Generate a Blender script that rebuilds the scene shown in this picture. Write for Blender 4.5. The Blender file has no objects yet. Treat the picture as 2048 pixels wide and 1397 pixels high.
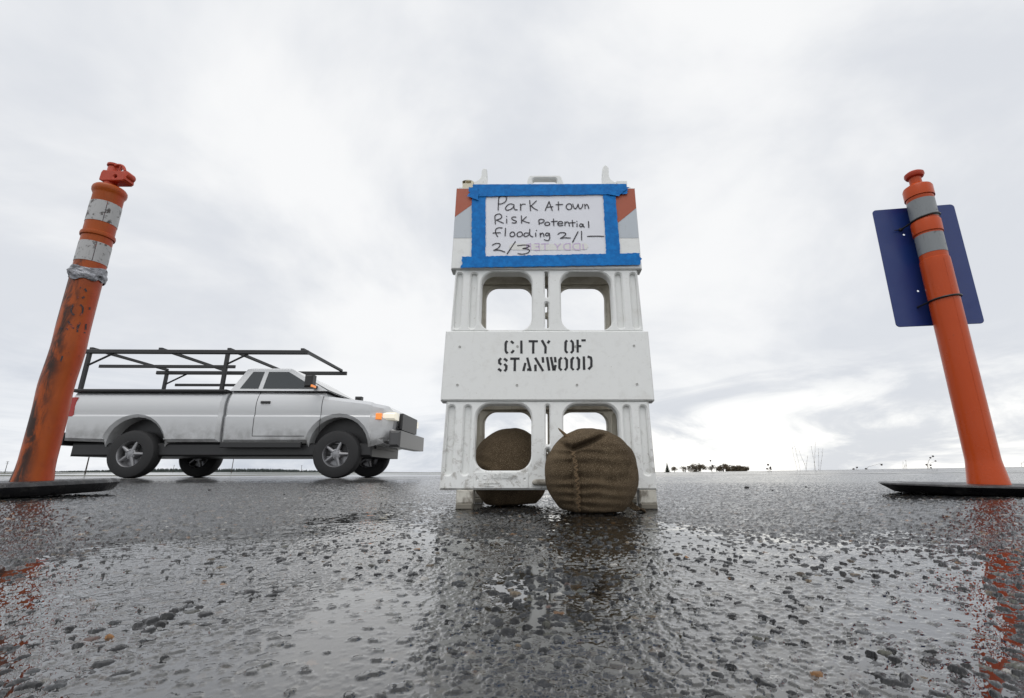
import bpy, bmesh, math, random
import numpy as np
from mathutils import Vector, Matrix

# ------------------------------------------------------------------ camera, sky, sun, exposure
S = bpy.context.scene
COL = S.collection
PITCH = math.radians(14.9); CAMH = .100; FPX = 925.0; CX, CY = 1072.0, 698.5
cam_d = bpy.data.cameras.new('camera'); cam = bpy.data.objects.new('camera', cam_d); COL.objects.link(cam)
cam.location = (0, 0, CAMH); cam.rotation_euler = (math.pi/2 + PITCH, 0, 0)
cam_d.sensor_width = 36; cam_d.lens = 36*FPX/2048; cam_d.shift_x = -(CX-1024)/2048
cam_d.clip_start = .01; cam_d.clip_end = 20000
S.camera = cam
S.view_settings.view_transform = 'Standard'; S.view_settings.look = 'None'
S.view_settings.exposure = 0.0; S.view_settings.gamma = 1.0
S.cycles.use_denoising = True
S.cycles.max_bounces = 10; S.cycles.transparent_max_bounces = 12
S.cycles.sample_clamp_indirect = 6.0

SUN_EL, SUN_AZ = math.radians(66), math.radians(200)      # azimuth measured clockwise from +Y: behind the camera
def make_world():
    w = bpy.data.worlds.new("World"); S.world = w; w.use_nodes = True
    nt = w.node_tree; N = nt.nodes; L = nt.links; N.clear()
    out = N.new('ShaderNodeOutputWorld'); bg = N.new('ShaderNodeBackground')
    bg.inputs['Strength'].default_value = .1
    sky = N.new('ShaderNodeTexSky'); sky.sky_type = 'NISHITA'; sky.sun_disc = False
    sky.sun_elevation = SUN_EL; sky.sun_rotation = SUN_AZ
    tc = N.new('ShaderNodeTexCoord'); sep = N.new('ShaderNodeSeparateXYZ')
    L.new(tc.outputs['Generated'], sep.inputs[0])
    def M(op, a, b=None, clamp=False):
        n = N.new('ShaderNodeMath'); n.operation = op; n.use_clamp = clamp
        for i, v in enumerate((a, b)):
            if v is None: continue
            if isinstance(v, (int, float)): n.inputs[i].default_value = v
            else: L.new(v, n.inputs[i])
        return n.outputs[0]
    def smooth(v, a, b, lo=0., hi=1.):
        n = N.new('ShaderNodeMapRange'); n.interpolation_type = 'SMOOTHSTEP'
        L.new(v, n.inputs['Value'])
        if a > b: a, b, lo, hi = b, a, hi, lo
        for k, val in zip(('From Min', 'From Max', 'To Min', 'To Max'), (a, b, lo, hi)): n.inputs[k].default_value = val
        return n.outputs['Result']
    def mix(f, a, b, typ='MIX'):
        n = N.new('ShaderNodeMix'); n.data_type = 'RGBA'; n.blend_type = typ
        if isinstance(f, (int, float)): n.inputs[0].default_value = f
        else: L.new(f, n.inputs[0])
        for i, v in ((6, a), (7, b)):
            if isinstance(v, tuple): n.inputs[i].default_value = (*v, 1)
            else: L.new(v, n.inputs[i])
        return n.outputs[2]
    x, y, z = sep.outputs[0], sep.outputs[1], sep.outputs[2]
    zz = M('ADD', M('MAXIMUM', z, 0.), .42)
    comb = N.new('ShaderNodeCombineXYZ')
    L.new(M('DIVIDE', x, zz), comb.inputs[0]); L.new(M('DIVIDE', y, zz), comb.inputs[1])
    def noise(vec, sc, det, rough, dist=0., off=(0, 0, 0), msc=(1, 1, 1)):
        mp = N.new('ShaderNodeMapping'); L.new(vec, mp.inputs[0])
        mp.inputs['Location'].default_value = off; mp.inputs['Scale'].default_value = msc
        n = N.new('ShaderNodeTexNoise'); L.new(mp.outputs[0], n.inputs['Vector'])
        n.inputs['Scale'].default_value = sc; n.inputs['Detail'].default_value = det
        n.inputs['Roughness'].default_value = rough; n.inputs['Distortion'].default_value = dist
        return n.outputs['Fac']
    n1 = noise(comb.outputs[0], 1.35, 6, .55, .35, (3.1, 1.7, 0))
    n2 = noise(tc.outputs['Generated'], 2.6, 7, .6, .6, (.4, .2, 0), (1, 1, 3.6))
    t = smooth(n1, .36, .62)
    base = mix(t, (.745, .77, .815), (.975, .98, .985))
    low = smooth(z, .26, .03)
    right = smooth(x, -.30, .10)
    lowcol_r = mix(smooth(n2, .40, .60), (.70, .725, .77), (1.30, 1.28, 1.22))
    lowcol_l = mix(smooth(n2, .36, .64), (.54, .59, .68), (.95, .97, 1.0))
    lowcol = mix(right, lowcol_l, lowcol_r)
    colr = mix(M('MULTIPLY', low, .85), base, lowcol)
    back = smooth(y, .15, -.75, 1.0, 1.28)
    sc = N.new('ShaderNodeVectorMath'); sc.operation = 'SCALE'
    L.new(colr, sc.inputs[0]); L.new(M('MULTIPLY', back, 10.), sc.inputs['Scale'])
    fin = mix(.96, sky.outputs[0], sc.outputs[0])
    L.new(fin, bg.inputs['Color']); L.new(bg.outputs[0], out.inputs['Surface'])
make_world()
sd = bpy.data.lights.new('sun', 'SUN'); sd.energy = .75; sd.angle = math.radians(35); sd.color = (1, .965, .92)
sun = bpy.data.objects.new('sun', sd); COL.objects.link(sun)
sdir = Vector((math.sin(SUN_AZ)*math.cos(SUN_EL), math.cos(SUN_AZ)*math.cos(SUN_EL), math.sin(SUN_EL)))
sun.rotation_euler = sdir.to_track_quat('Z', 'Y').to_euler()

# ------------------------------------------------------------------ small helpers
random.seed(7); RNG = np.random.default_rng(11)
_F = np.array([0, math.cos(PITCH), math.sin(PITCH)]); _U = np.array([0, -math.sin(PITCH), math.cos(PITCH)])
_C = np.array([0, 0, CAMH])
def ray(x, y): return np.array([1., 0, 0])*(x-CX)/FPX + _U*(CY-y)/FPX + _F
def at(x, y, Y):                       # measured photo point -> world point at depth Y
    d = ray(x, y); return _C + d*(Y/d[1])
def tag(o, label=None, cat=None, group=None, kind=None):
    if label: o['label'] = label
    if cat: o['category'] = cat
    if group: o['group'] = group
    if kind: o['kind'] = kind
    return o
def empty(name, loc, label, cat, group=None, rotz=0):
    o = bpy.data.objects.new(name, None); COL.objects.link(o); o.location = loc; o.rotation_euler = (0, 0, rotz)
    o.empty_display_size = .1
    return tag(o, label, cat, group)
class MB:
    def __init__(s): s.v = []; s.f = []; s.m = []
    def add(s, verts, faces, mi=0):
        b = len(s.v); s.v += [tuple(map(float, q)) for q in verts]
        s.f += [tuple(i+b for i in f) for f in faces]; s.m += [mi]*len(faces)
        return s
    def xform(s, M):
        s.v = [tuple(M @ Vector(q)) for q in s.v]; return s
    def merge(s, o, M=None):
        vs = [tuple(M @ Vector(q)) for q in o.v] if M is not None else o.v
        b = len(s.v); s.v += vs; s.f += [tuple(i+b for i in f) for f in o.f]; s.m += o.m; return s
    def build(s, name, mats, parent=None, smooth=35, fix=True):
        me = bpy.data.meshes.new(name); me.from_pydata(s.v, [], s.f)
        for m in (mats if isinstance(mats, (list, tuple)) else [mats]): me.materials.append(m)
        me.polygons.foreach_set('material_index', s.m)
        if fix:
            bm = bmesh.new(); bm.from_mesh(me); bmesh.ops.remove_doubles(bm, verts=bm.verts, dist=1e-6)
            bmesh.ops.recalc_face_normals(bm, faces=bm.faces); bm.to_mesh(me); bm.free()
        if smooth:
            me.polygons.foreach_set('use_smooth', [True]*len(me.polygons))
            me.set_sharp_from_angle(angle=math.radians(smooth))
        me.update()
        o = bpy.data.objects.new(name, me); COL.objects.link(o)
        if parent: o.parent = parent
        return o
def box(mb, x0, x1, y0, y1, z0, z1, mi=0, b=0.):
    if b <= 0:
        v = [(x, y, z) for x in (x0, x1) for y in (y0, y1) for z in (z0, z1)]
        f = [(0, 1, 3, 2), (4, 6, 7, 5), (0, 4, 5, 1), (2, 3, 7, 6), (0, 2, 6, 4), (1, 5, 7, 3)]
        return mb.add(v, f, mi)
    prism(mb, [(x0, z0), (x1, z0), (x1, z1), (x0, z1)], [], y0, y1, b, mi, b)
    return mb
def offset(pts, d):                    # offset a CCW loop inwards by d (mitred)
    n = len(pts); out = []
    for i in range(n):
        p0, p1, p2 = (np.array(pts[(i+k) % n], float) for k in (-1, 0, 1))
        e1 = p1-p0; e2 = p2-p1; e1 /= (np.linalg.norm(e1)+1e-12); e2 /= (np.linalg.norm(e2)+1e-12)
        n1 = np.array([-e1[1], e1[0]]); n2 = np.array([-e2[1], e2[0]])
        m = n1+n2; l = np.linalg.norm(m); m = m/l if l > 1e-6 else n1
        c = max(.35, m@n1); out.append(tuple(p1 + m*d/c))
    return out
def area(p): return .5*sum(p[i][0]*p[(i+1) % len(p)][1]-p[(i+1) % len(p)][0]*p[i][1] for i in range(len(p)))
def ccw(p): return list(p) if area(p) > 0 else list(reversed(p))
def fill(outer, holes):                # planar fill -> (points2d, triangles)
    bm = bmesh.new(); E = []
    for lp in [outer]+holes:
        vs = [bm.verts.new((q[0], q[1], 0)) for q in lp]
        E += [bm.edges.new((vs[i], vs[(i+1) % len(vs)])) for i in range(len(vs))]
    bmesh.ops.triangle_fill(bm, edges=E, use_beauty=True, use_dissolve=False)
    bm.verts.index_update()
    P = [(v.co.x, v.co.y) for v in bm.verts]; T = [tuple(v.index for v in f.verts) for f in bm.faces]
    bm.free(); return P, T
def prism(mb, outer, holes, y0, y1, ch=0., mi=0, chb=0., back=True):
    """extrude a loop lying in x,z from y0 (front, chamfered) to y1"""
    outer = ccw(outer); holes = [ccw(h) for h in holes]
    P, T = fill(offset(outer, ch) if ch else outer, [offset(h, -ch) if ch else h for h in holes])
    mb.add([(p[0], y0, p[1]) for p in P], T, mi)
    if back:
        P, T = fill(offset(outer, chb) if chb else outer, [offset(h, -chb) if chb else h for h in holes])
        mb.add([(p[0], y1, p[1]) for p in P], T, mi)
    for lp, sg in [(outer, 1)]+[(h, -1) for h in holes]:
        n = len(lp); rings = []
        if ch: rings.append((offset(lp, ch*sg), y0))
        rings.append((lp, y0+ch)); rings.append((lp, y1-chb))
        if chb: rings.append((offset(lp, chb*sg), y1))
        vs = [(q[0], yy, q[1]) for r, yy in rings for q in r]; fs = []
        for k in range(len(rings)-1):
            for i in range(n):
                j = (i+1) % n; fs.append((k*n+i, k*n+j, (k+1)*n+j, (k+1)*n+i))
        mb.add(vs, fs, mi)
    return mb
def rrect(x0, x1, z0, z1, r, n=7):
    p = []
    for cx, cz, a0 in ((x1-r, z0+r, -90), (x1-r, z1-r, 0), (x0+r, z1-r, 90), (x0+r, z0+r, 180)):
        for k in range(n+1):
            a = math.radians(a0+90*k/n); p.append((cx+r*math.cos(a), cz+r*math.sin(a)))
    return p
def ngon(cx, cz, r, n=24, a0=0): return [(cx+r*math.cos(a0+2*math.pi*k/n), cz+r*math.sin(a0+2*math.pi*k/n)) for k in range(n)]
def lathe(mb, prof, seg=48, c=(0, 0), mi=0, cap=True):
    n = len(prof); v = []; f = []
    for r, z in prof:
        for k in range(seg):
            a = 2*math.pi*k/seg; v.append((c[0]+r*math.cos(a), c[1]+r*math.sin(a), z))
    for i in range(n-1):
        for k in range(seg):
            j = (k+1) % seg; f.append((i*seg+k, i*seg+j, (i+1)*seg+j, (i+1)*seg+k))
    if cap: f.append(tuple(range(seg-1, -1, -1))); f.append(tuple((n-1)*seg+k for k in range(seg)))
    return mb.add(v, f, mi)
def tube(mb, pts, rad, seg=8, mi=0, closed=False):
    pts = [np.array(p, float) for p in pts]; n = len(pts)
    rad = [rad]*n if isinstance(rad, (int, float)) else rad
    v = []; f = []; up = None
    for i in range(n):
        a = pts[(i-1) % n if closed else max(i-1, 0)]; b = pts[(i+1) % n if closed else min(i+1, n-1)]
        t = b-a; t /= (np.linalg.norm(t)+1e-12)
        if up is None:
            up = np.array([0, 0, 1.]) if abs(t[2]) < .9 else np.array([1., 0, 0])
        up = up-t*(up@t); up /= np.linalg.norm(up); w = np.cross(t, up)
        for k in range(seg):
            q = 2*math.pi*k/seg; v.append(pts[i]+rad[i]*(math.cos(q)*up+math.sin(q)*w))
    for i in range(n if closed else n-1):
        for k in range(seg):
            j = (k+1) % seg; ii = (i+1) % n
            f.append((i*seg+k, i*seg+j, ii*seg+j, ii*seg+k))
    if not closed: f.append(tuple(range(seg))); f.append(tuple((n-1)*seg+k for k in range(seg-1, -1, -1)))
    return mb.add(v, f, mi)
def catmull(p, sub=6):
    p = [np.array(q, float) for q in p]
    if len(p) < 3: return p
    q = [2*p[0]-p[1]]+p+[2*p[-1]-p[-2]]; out = []
    for i in range(1, len(q)-2):
        for k in range(sub):
            t = k/sub; a, b, c, d = q[i-1], q[i], q[i+1], q[i+2]
            out.append(.5*((2*b)+(-a+c)*t+(2*a-5*b+4*c-d)*t*t+(-a+3*b-3*c+d)*t**3))
    out.append(p[-1]); return out
def ribbon(mb, pts, w, smooth=True, round_=True, jit=0., mi=0):
    """flat stroke of width w in x,z at y=0 (front) with a hair of thickness"""
    p = catmull(pts) if smooth else [np.array(q, float) for q in pts]
    if len(p) == 1: p = [p[0], p[0]+np.array([w*.05, 0])]
    L_ = []; R_ = []
    for i in range(len(p)):
        a = p[max(i-1, 0)]; b = p[min(i+1, len(p)-1)]; t = b-a; t = t/(np.linalg.norm(t)+1e-9)
        n = np.array([-t[1], t[0]])
        if 0 < i < len(p)-1:
            t1 = p[i]-p[i-1]; t1 /= np.linalg.norm(t1)+1e-9
            n = n/max(.5, abs(n@np.array([-t1[1], t1[0]])))
        ww = w*.5*(1+jit*random.uniform(-1, 1)); L_.append(p[i]+n*ww); R_.append(p[i]-n*ww)
    v = []; f = []
    for a, b in zip(L_, R_): v += [(a[0], 0, a[1]), (b[0], 0, b[1])]
    for i in range(len(p)-1): f.append((2*i, 2*i+1, 2*i+3, 2*i+2))
    if round_:
        for e, d in ((0, -1), (len(p)-1, 1)):
            t = (p[1]-p[0] if e == 0 else p[-1]-p[-2])*d; t = t/(np.linalg.norm(t)+1e-9); n = np.array([-t[1], t[0]])
            cap = [p[e]+w*.5*(math.cos(q)*n+math.sin(q)*t) for q in np.linspace(0, math.pi, 7)]
            b = len(v); v += [(c[0], 0, c[1]) for c in cap]; f.append(tuple(range(b, b+7)))
    return mb.add(v, f, mi)

# numpy value noise
_TAB = RNG.random((256, 256))
def vn(x, y, s=1., seed=0):
    x = x*s+seed*17.31; y = y*s+seed*9.77
    xi = np.floor(x).astype(int); yi = np.floor(y).astype(int); fx = x-xi; fy = y-yi
    fx = fx*fx*(3-2*fx); fy = fy*fy*(3-2*fy)
    g = lambda a, b: _TAB[a & 255, b & 255]
    return (g(xi, yi)*(1-fx)+g(xi+1, yi)*fx)*(1-fy)+(g(xi, yi+1)*(1-fx)+g(xi+1, yi+1)*fx)*fy
def fbm(x, y, s, o=4, seed=0):
    t = 0; a = .5; n = 0
    for k in range(o): t = t+a*vn(x, y, s*2**k, seed+k); n += a; a *= .5
    return t/n
def sst(a, b, x):
    t = np.clip((x-a)/(b-a), 0, 1); return t*t*(3-2*t)

# ------------------------------------------------------------------ materials
def mat(name, col, rough=.5, metal=0., spec=.5, coat=0., coat_r=.05):
    m = bpy.data.materials.new(name); m.use_nodes = True
    p = m.node_tree.nodes['Principled BSDF']
    p.inputs['Base Color'].default_value = (*col, 1); p.inputs['Roughness'].default_value = rough
    p.inputs['Metallic'].default_value = metal; p.inputs['Specular IOR Level'].default_value = spec
    p.inputs['Coat Weight'].default_value = coat; p.inputs['Coat Roughness'].default_value = coat_r
    return m
class NB:
    def __init__(s, m): s.m = m; s.nt = m.node_tree; s.N = s.nt.nodes; s.L = s.nt.links; s.p = s.N['Principled BSDF']
    def coord(s, kind='Object', scale=(1, 1, 1), loc=(0, 0, 0)):
        tc = s.N.new('ShaderNodeTexCoord'); mp = s.N.new('ShaderNodeMapping')
        s.L.new(tc.outputs[kind], mp.inputs[0]); mp.inputs['Scale'].default_value = scale; mp.inputs['Location'].default_value = loc
        return mp.outputs[0]
    def noise(s, vec, sc, det=4, rough=.55, dist=0.):
        n = s.N.new('ShaderNodeTexNoise'); s.L.new(vec, n.inputs['Vector']); n.inputs['Scale'].default_value = sc
        n.inputs['Detail'].default_value = det; n.inputs['Roughness'].default_value = rough; n.inputs['Distortion'].default_value = dist
        return n.outputs['Fac']
    def vor(s, vec, sc, out='Distance', feat='F1'):
        n = s.N.new('ShaderNodeTexVoronoi'); n.feature = feat; s.L.new(vec, n.inputs['Vector']); n.inputs['Scale'].default_value = sc
        return n.outputs[out]
    def ramp(s, v, a, b, lo=0., hi=1.):
        n = s.N.new('ShaderNodeMapRange'); n.interpolation_type = 'SMOOTHSTEP'; s.L.new(v, n.inputs['Value'])
        if a > b: a, b, lo, hi = b, a, hi, lo
        for k, val in zip(('From Min', 'From Max', 'To Min', 'To Max'), (a, b, lo, hi)): n.inputs[k].default_value = val
        return n.outputs['Result']
    def math(s, op, a, b=0.):
        n = s.N.new('ShaderNodeMath'); n.operation = op
        for i, v in enumerate((a, b)):
            if isinstance(v, (int, float)): n.inputs[i].default_value = v
            else: s.L.new(v, n.inputs[i])
        return n.outputs[0]
    def mix(s, f, a, b, typ='MIX'):
        n = s.N.new('ShaderNodeMix'); n.data_type = 'RGBA'; n.blend_type = typ
        if isinstance(f, (int, float)): n.inputs[0].default_value = f
        else: s.L.new(f, n.inputs[0])
        for i, v in ((6, a), (7, b)):
            if isinstance(v, tuple): n.inputs[i].default_value = (*v, 1)
            else: s.L.new(v, n.inputs[i])
        return n.outputs[2]
    def color(s, v): s.L.new(v, s.p.inputs['Base Color'])
    def rough(s, v): s.L.new(v, s.p.inputs['Roughness'])
    def bump(s, h, strength=.3, dist=.001, normal=None):
        b = s.N.new('ShaderNodeBump'); s.L.new(h, b.inputs['Height']); b.inputs['Strength'].default_value = strength
        b.inputs['Distance'].default_value = dist
        if normal is not None: s.L.new(normal, b.inputs['Normal'])
        s.L.new(b.outputs[0], s.p.inputs['Normal']); return b.outputs[0]

def plastic(name, col, dirt_col, dirt=.35, sc=9., rough=.42, lo=.55, hi=.8, speck=.5, spec=.5):
    m = mat(name, col, rough, 0, spec); b = NB(m); c = b.coord()
    n = b.noise(c, sc, 6, .65, .3); d = b.math('MULTIPLY', b.ramp(n, lo, hi), dirt)
    s = b.ramp(b.noise(c, sc*14, 2, .5), .70, .76); d = b.math('MAXIMUM', d, b.math('MULTIPLY', s, speck))
    st = b.noise(b.coord(scale=(1, 1, .12)), sc*6, 3, .6); d = b.math('MAXIMUM', d, b.math('MULTIPLY', b.ramp(st, .6, .8), dirt*.6))
    b.color(b.mix(d, col, dirt_col)); b.rough(b.ramp(n, .3, .8, rough-.07, rough+.15))
    b.bump(b.noise(c, 260, 3, .6), .12, .0006); return m
M_WHITE = plastic('white_plastic', (.76, .77, .755), (.33, .29, .22), .28, 9, .45, speck=.35)
_b = NB(M_WHITE); _c = _b.coord(); _sp = _b.N.new('ShaderNodeSeparateXYZ'); _b.L.new(_c, _sp.inputs[0])
_old = _b.p.inputs['Base Color'].links[0].from_socket
_splash = _b.math('MULTIPLY', _b.ramp(_b.noise(_c, 38, 6, .72, .4), .50, .66), _b.ramp(_sp.outputs[2], .30, .06, .12, 1.))
_scuff = _b.math('MULTIPLY', _b.ramp(_b.noise(_b.coord(scale=(1, 1, 5)), 16, 5, .75, .8), .66, .72), .45)
_b.color(_b.mix(_b.math('MULTIPLY', _b.math('MAXIMUM', _splash, _scuff), .62), _old, (.20, .175, .14)))
M_FOOTLOW = mat('muddy_foot', (.17, .155, .125), .6)
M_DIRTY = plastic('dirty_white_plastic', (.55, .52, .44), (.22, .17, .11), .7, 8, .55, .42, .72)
M_FOOT = plastic('muddy_white_plastic', (.55, .53, .47), (.12, .10, .075), .85, 26, .5, .38, .62)
M_CREAM = plastic('cream_plastic', (.62, .57, .44), (.3, .24, .14), .4, 30, .5)
M_ORANGE_R = plastic('orange_plastic', (.47, .057, .003), (.25, .04, .012), .4, 7, .30, speck=.3, spec=.3)
M_REDOR = plastic('red_orange_plastic', (.44, .046, .016), (.22, .03, .02), .4, 40, .42, speck=.2, spec=.35)
M_SILVER = plastic('reflective_band', (.20, .215, .225), (.06, .055, .05), .75, 34, .33, .60, .70)
M_WORNSILVER = plastic('worn_reflective_band', (.40, .40, .40), (.05, .04, .035), .95, 46, .42, .535, .62)
M_ORSHEET = plastic('orange_sheeting', (.36, .075, .03), (.2, .08, .05), .6, 30, .45)
M_SILSHEET = plastic('grey_sheeting', (.46, .50, .54), (.30, .30, .29), .5, 30, .4)
M_RUBBER = mat('black_rubber', (.018, .018, .02), .42)
_b = NB(M_RUBBER); _c = _b.coord(); _b.bump(_b.noise(_c, 120, 4, .7), .6, .004)
_b.rough(_b.ramp(_b.noise(_c, 25, 4, .6), .35, .65, .22, .6)); _b.color(_b.mix(_b.ramp(_b.noise(_c, 40, 5, .7), .5, .75), (.014, .014, .016), (.06, .058, .055)))
def orange_dirty():
    m = mat('scuffed_orange_plastic', (.66, .10, .015), .40, 0, .3); b = NB(m)
    c = b.coord(scale=(1, 1, .33)); tc = b.coord()
    sep = b.N.new('ShaderNodeSeparateXYZ'); b.L.new(tc, sep.inputs[0])
    sx = b.math('ADD', b.math('MULTIPLY', sep.outputs[0], .69), b.math('MULTIPLY', sep.outputs[1], .72))
    ang = b.ramp(sx, .006, -.024)              # grime on one side of the tube
    hgt = b.math('MULTIPLY', b.ramp(sep.outputs[2], .80, .62), 1.)
    n = b.noise(c, 30, 6, .68, .6)
    d = b.math('MULTIPLY', b.ramp(n, .40, .60), b.math('MULTIPLY', b.math('ADD', b.math('MULTIPLY', ang, .95), .10), hgt))
    d2 = b.math('MULTIPLY', b.ramp(b.noise(tc, 55, 5, .7), .60, .70), .55)
    d = b.math('MAXIMUM', b.math('MULTIPLY', d, .93), b.math('MULTIPLY', d2, .55))
    pinkish = b.ramp(sx, .006, .030)
    base = b.mix(pinkish, (.36, .066, .003), (.44, .060, .014))
    base = b.mix(b.math('MULTIPLY', b.ramp(b.noise(tc, 14, 4, .6), .45, .7), .45), base, (.25, .04, .010))
    b.color(b.mix(d, base, (.030, .017, .013))); b.rough(b.ramp(n, .3, .7, .30, .55))
    b.bump(b.noise(c, 60, 4, .6), .2, .0012); return m
M_ORANGE_L = orange_dirty()
M_INK = mat('black_ink', (.018, .014, .022), .55)
M_STENCIL = mat('black_stencil_paint', (.016, .016, .019), .6)
_b = NB(M_STENCIL); _c = _b.coord()
_b.color(_b.mix(_b.ramp(_b.noise(_c, 90, 5, .75), .66, .72), (.016, .016, .019), (.55, .56, .56)))
M_FADED = mat('faded_stencil_paint', (.03, .018, .022), .6)
_b = NB(M_FADED); _c = _b.coord()
_b.color(_b.mix(_b.ramp(_b.noise(_c, 120, 5, .7), .52, .66), (.025, .017, .022), (.45, .07, .02)))
M_PAPER = mat('paper', (.74, .75, .80), .7)
_b = NB(M_PAPER); _c = _b.coord(); _b.bump(_b.noise(_c, 14, 3, .5), .35, .004)
M_BLEED = mat('ink_bleed_purple', (.60, .50, .68), .7); M_STAIN = mat('yellow_stain', (.715, .715, .69), .7)
M_TAPE = mat('blue_masking_tape', (.008, .17, .56), .6, 0, .2)
_b = NB(M_TAPE); _c = _b.coord()
_b.color(_b.mix(_b.ramp(_b.noise(_c, 60, 5, .65), .35, .7), (.002, .135, .43), (.004, .195, .57)))
_b.bump(_b.noise(_b.coord(scale=(1, 1, 1)), 220, 4, .7), .35, .0012)
M_DUCT = mat('silver_duct_tape', (.30, .31, .33), .30, .35)
_b = NB(M_DUCT); _c = _b.coord(scale=(1, 1, 2.2)); _b.bump(_b.noise(_c, 48, 5, .6, 1.2), .8, .006)
_b.color(_b.mix(_b.ramp(_b.noise(_c, 30, 4, .6), .4, .65), (.36, .37, .40), (.09, .09, .10)))
M_BLUE = plastic('blue_sign_back', (.006, .027, .155), (.005, .016, .085), .5, 6, .38, speck=.12)
M_TIE = mat('black_nylon', (.012, .012, .013), .4)
M_STEEL = mat('steel', (.35, .35, .34), .35, .9); M_RIVET = plastic('rivet_white', (.45, .45, .43), (.2, .17, .13), .7, 200, .4)
def burlap():
    m = mat('wet_burlap', (.2, .14, .085), .92, 0, .15); b = NB(m)
    c = b.coord('UV')
    def wave(dirn, sc, dist):
        w = b.N.new('ShaderNodeTexWave'); w.wave_type = 'BANDS'; w.bands_direction = dirn; b.L.new(c, w.inputs['Vector'])
        w.inputs['Scale'].default_value = sc; w.inputs['Distortion'].default_value = dist; w.inputs['Detail'].default_value = 2
        w.inputs['Detail Scale'].default_value = 3; return w.outputs['Fac']
    wx = wave('X', 44, 1.6); wy = wave('Y', 34, 1.6); wv = b.math('MAXIMUM', wx, wy); o = b.coord()
    n = b.noise(o, 9, 5, .6); f = b.noise(o, 620, 2, .7); g = b.noise(o, 210, 3, .7)
    col = b.mix(b.ramp(n, .35, .7), (.088, .063, .038), (.165, .122, .077))
    col = b.mix(b.ramp(wv, .55, .98), b.mix(1., col, (.36, .34, .33), 'MULTIPLY'), b.mix(1., col, (1.2, 1.2, 1.18), 'MULTIPLY'))
    col = b.mix(b.math('MULTIPLY', b.ramp(f, .50, .72), .6), col, (.46, .36, .24))
    col = b.mix(b.math('MULTIPLY', b.ramp(g, .58, .72), .5), col, (.05, .032, .02))
    b.color(col)
    b.bump(b.math('ADD', b.math('MULTIPLY', wv, .6), b.math('MULTIPLY', f, .9)), .9, .0022); return m
M_BURLAP = burlap()
M_TWINE = mat('jute_twine', (.17, .118, .07), .9, 0, .2)

# ------------------------------------------------------------------ ground shape
def G(x, y):
    """height of the paved surface: a shallow dip round the camera, rising to both sides and to the far right"""
    x = np.asarray(x, float); y = np.asarray(y, float)
    side = sst(.45, 1.12, np.abs(x))*sst(.65, 1.08, y)*(1-sst(2.4, 5.0, y))
    amp = np.where(x < 0, .034, .041)
    far = sst(3.2, 8.5, y)*np.clip(.040+.0155*x, 0, .30)*sst(-2.6, 0., x)
    dip = -.0035*(1-sst(.40, .62, y))
    return side*amp+far+dip
def asphalt_mat(name, attr):
    m = mat(name, (.04, .04, .042), .3); b = NB(m); c = b.coord()
    if attr:
        a = b.N.new('ShaderNodeAttribute'); a.attribute_name = 'stone'; base = a.outputs['Color']
        base = b.mix(b.math('MULTIPLY', b.ramp(b.noise(c, 700, 3, .7), .45, .7), .5), base, (.02, .02, .021))
        b.color(base)
        b.rough(b.ramp(b.noise(c, 45, 4, .6), .3, .7, .07, .24))
        b.bump(b.math('ADD', b.noise(c, 700, 4, .7), b.math('MULTIPLY', b.noise(c, 2600, 2, .6), .4)), .17, .0007)
    else:
        v = b.vor(c, 75, 'Distance'); col = b.vor(c, 75, 'Color'); s = b.N.new('ShaderNodeSeparateColor'); b.L.new(col, s.inputs[0])
        base = b.mix(b.ramp(s.outputs[0], .1, .9), (.012, .012, .013), (.05, .05, .05))
        base = b.mix(b.math('MULTIPLY', b.ramp(s.outputs[1], .90, .93), .8), base, (.26, .20, .13))
        base = b.mix(b.ramp(v, .35, .75), base, (.012, .012, .013))
        b.color(base); b.rough(b.ramp(b.noise(c, 2.5, 5, .6), .35, .65, .20, .42))
        b.bump(b.math('SUBTRACT', 1., b.math('POWER', v, 2.)), 1., .007)
    b.p.inputs['Specular IOR Level'].default_value = .26 if attr else .5
    b.p.inputs['Coat Weight'].default_value = .0 if attr else .5; b.p.inputs['Coat Roughness'].default_value = .10
    return m
M_STONE = asphalt_mat('wet_chip_seal_near', True); M_ASPH = asphalt_mat('wet_chip_seal', False)

def grid_obj(name, X, Y, Z, material, keep=None, attr=None):
    r, c = X.shape; idx = np.arange(r*c).reshape(r, c)
    q = np.stack([idx[:-1, :-1], idx[:-1, 1:], idx[1:, 1:], idx[1:, :-1]], -1).reshape(-1, 4)
    co = np.stack([X, Y, Z], -1).reshape(-1, 3)
    if keep is not None:
        k = keep.reshape(-1); kq = k[q].any(1); q = q[kq]
        used = np.zeros(r*c, bool); used[q.reshape(-1)] = True
        re = np.cumsum(used)-1; q = re[q]; co = co[used]
        if attr is not None: attr = attr.reshape(-1, 4)[used]
    me = bpy.data.meshes.new(name); me.vertices.add(len(co)); me.vertices.foreach_set('co', co.astype(np.float32).ravel())
    me.loops.add(q.size); me.loops.foreach_set('vertex_index', q.astype(np.int32).ravel())
    me.polygons.add(len(q)); me.polygons.foreach_set('loop_start', np.arange(0, q.size, 4, dtype=np.int32))
    me.polygons.foreach_set('loop_total', np.full(len(q), 4, np.int32))
    me.polygons.foreach_set('use_smooth', np.ones(len(q), bool))
    me.update(calc_edges=True); me.validate()
    if attr is not None:
        a = me.color_attributes.new('stone', 'FLOAT_COLOR', 'POINT'); a.data.foreach_set('color', attr.reshape(-1).astype(np.float32))
    me.materials.append(material)
    o = bpy.data.objects.new(name, me); COL.objects.link(o); return o

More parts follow.
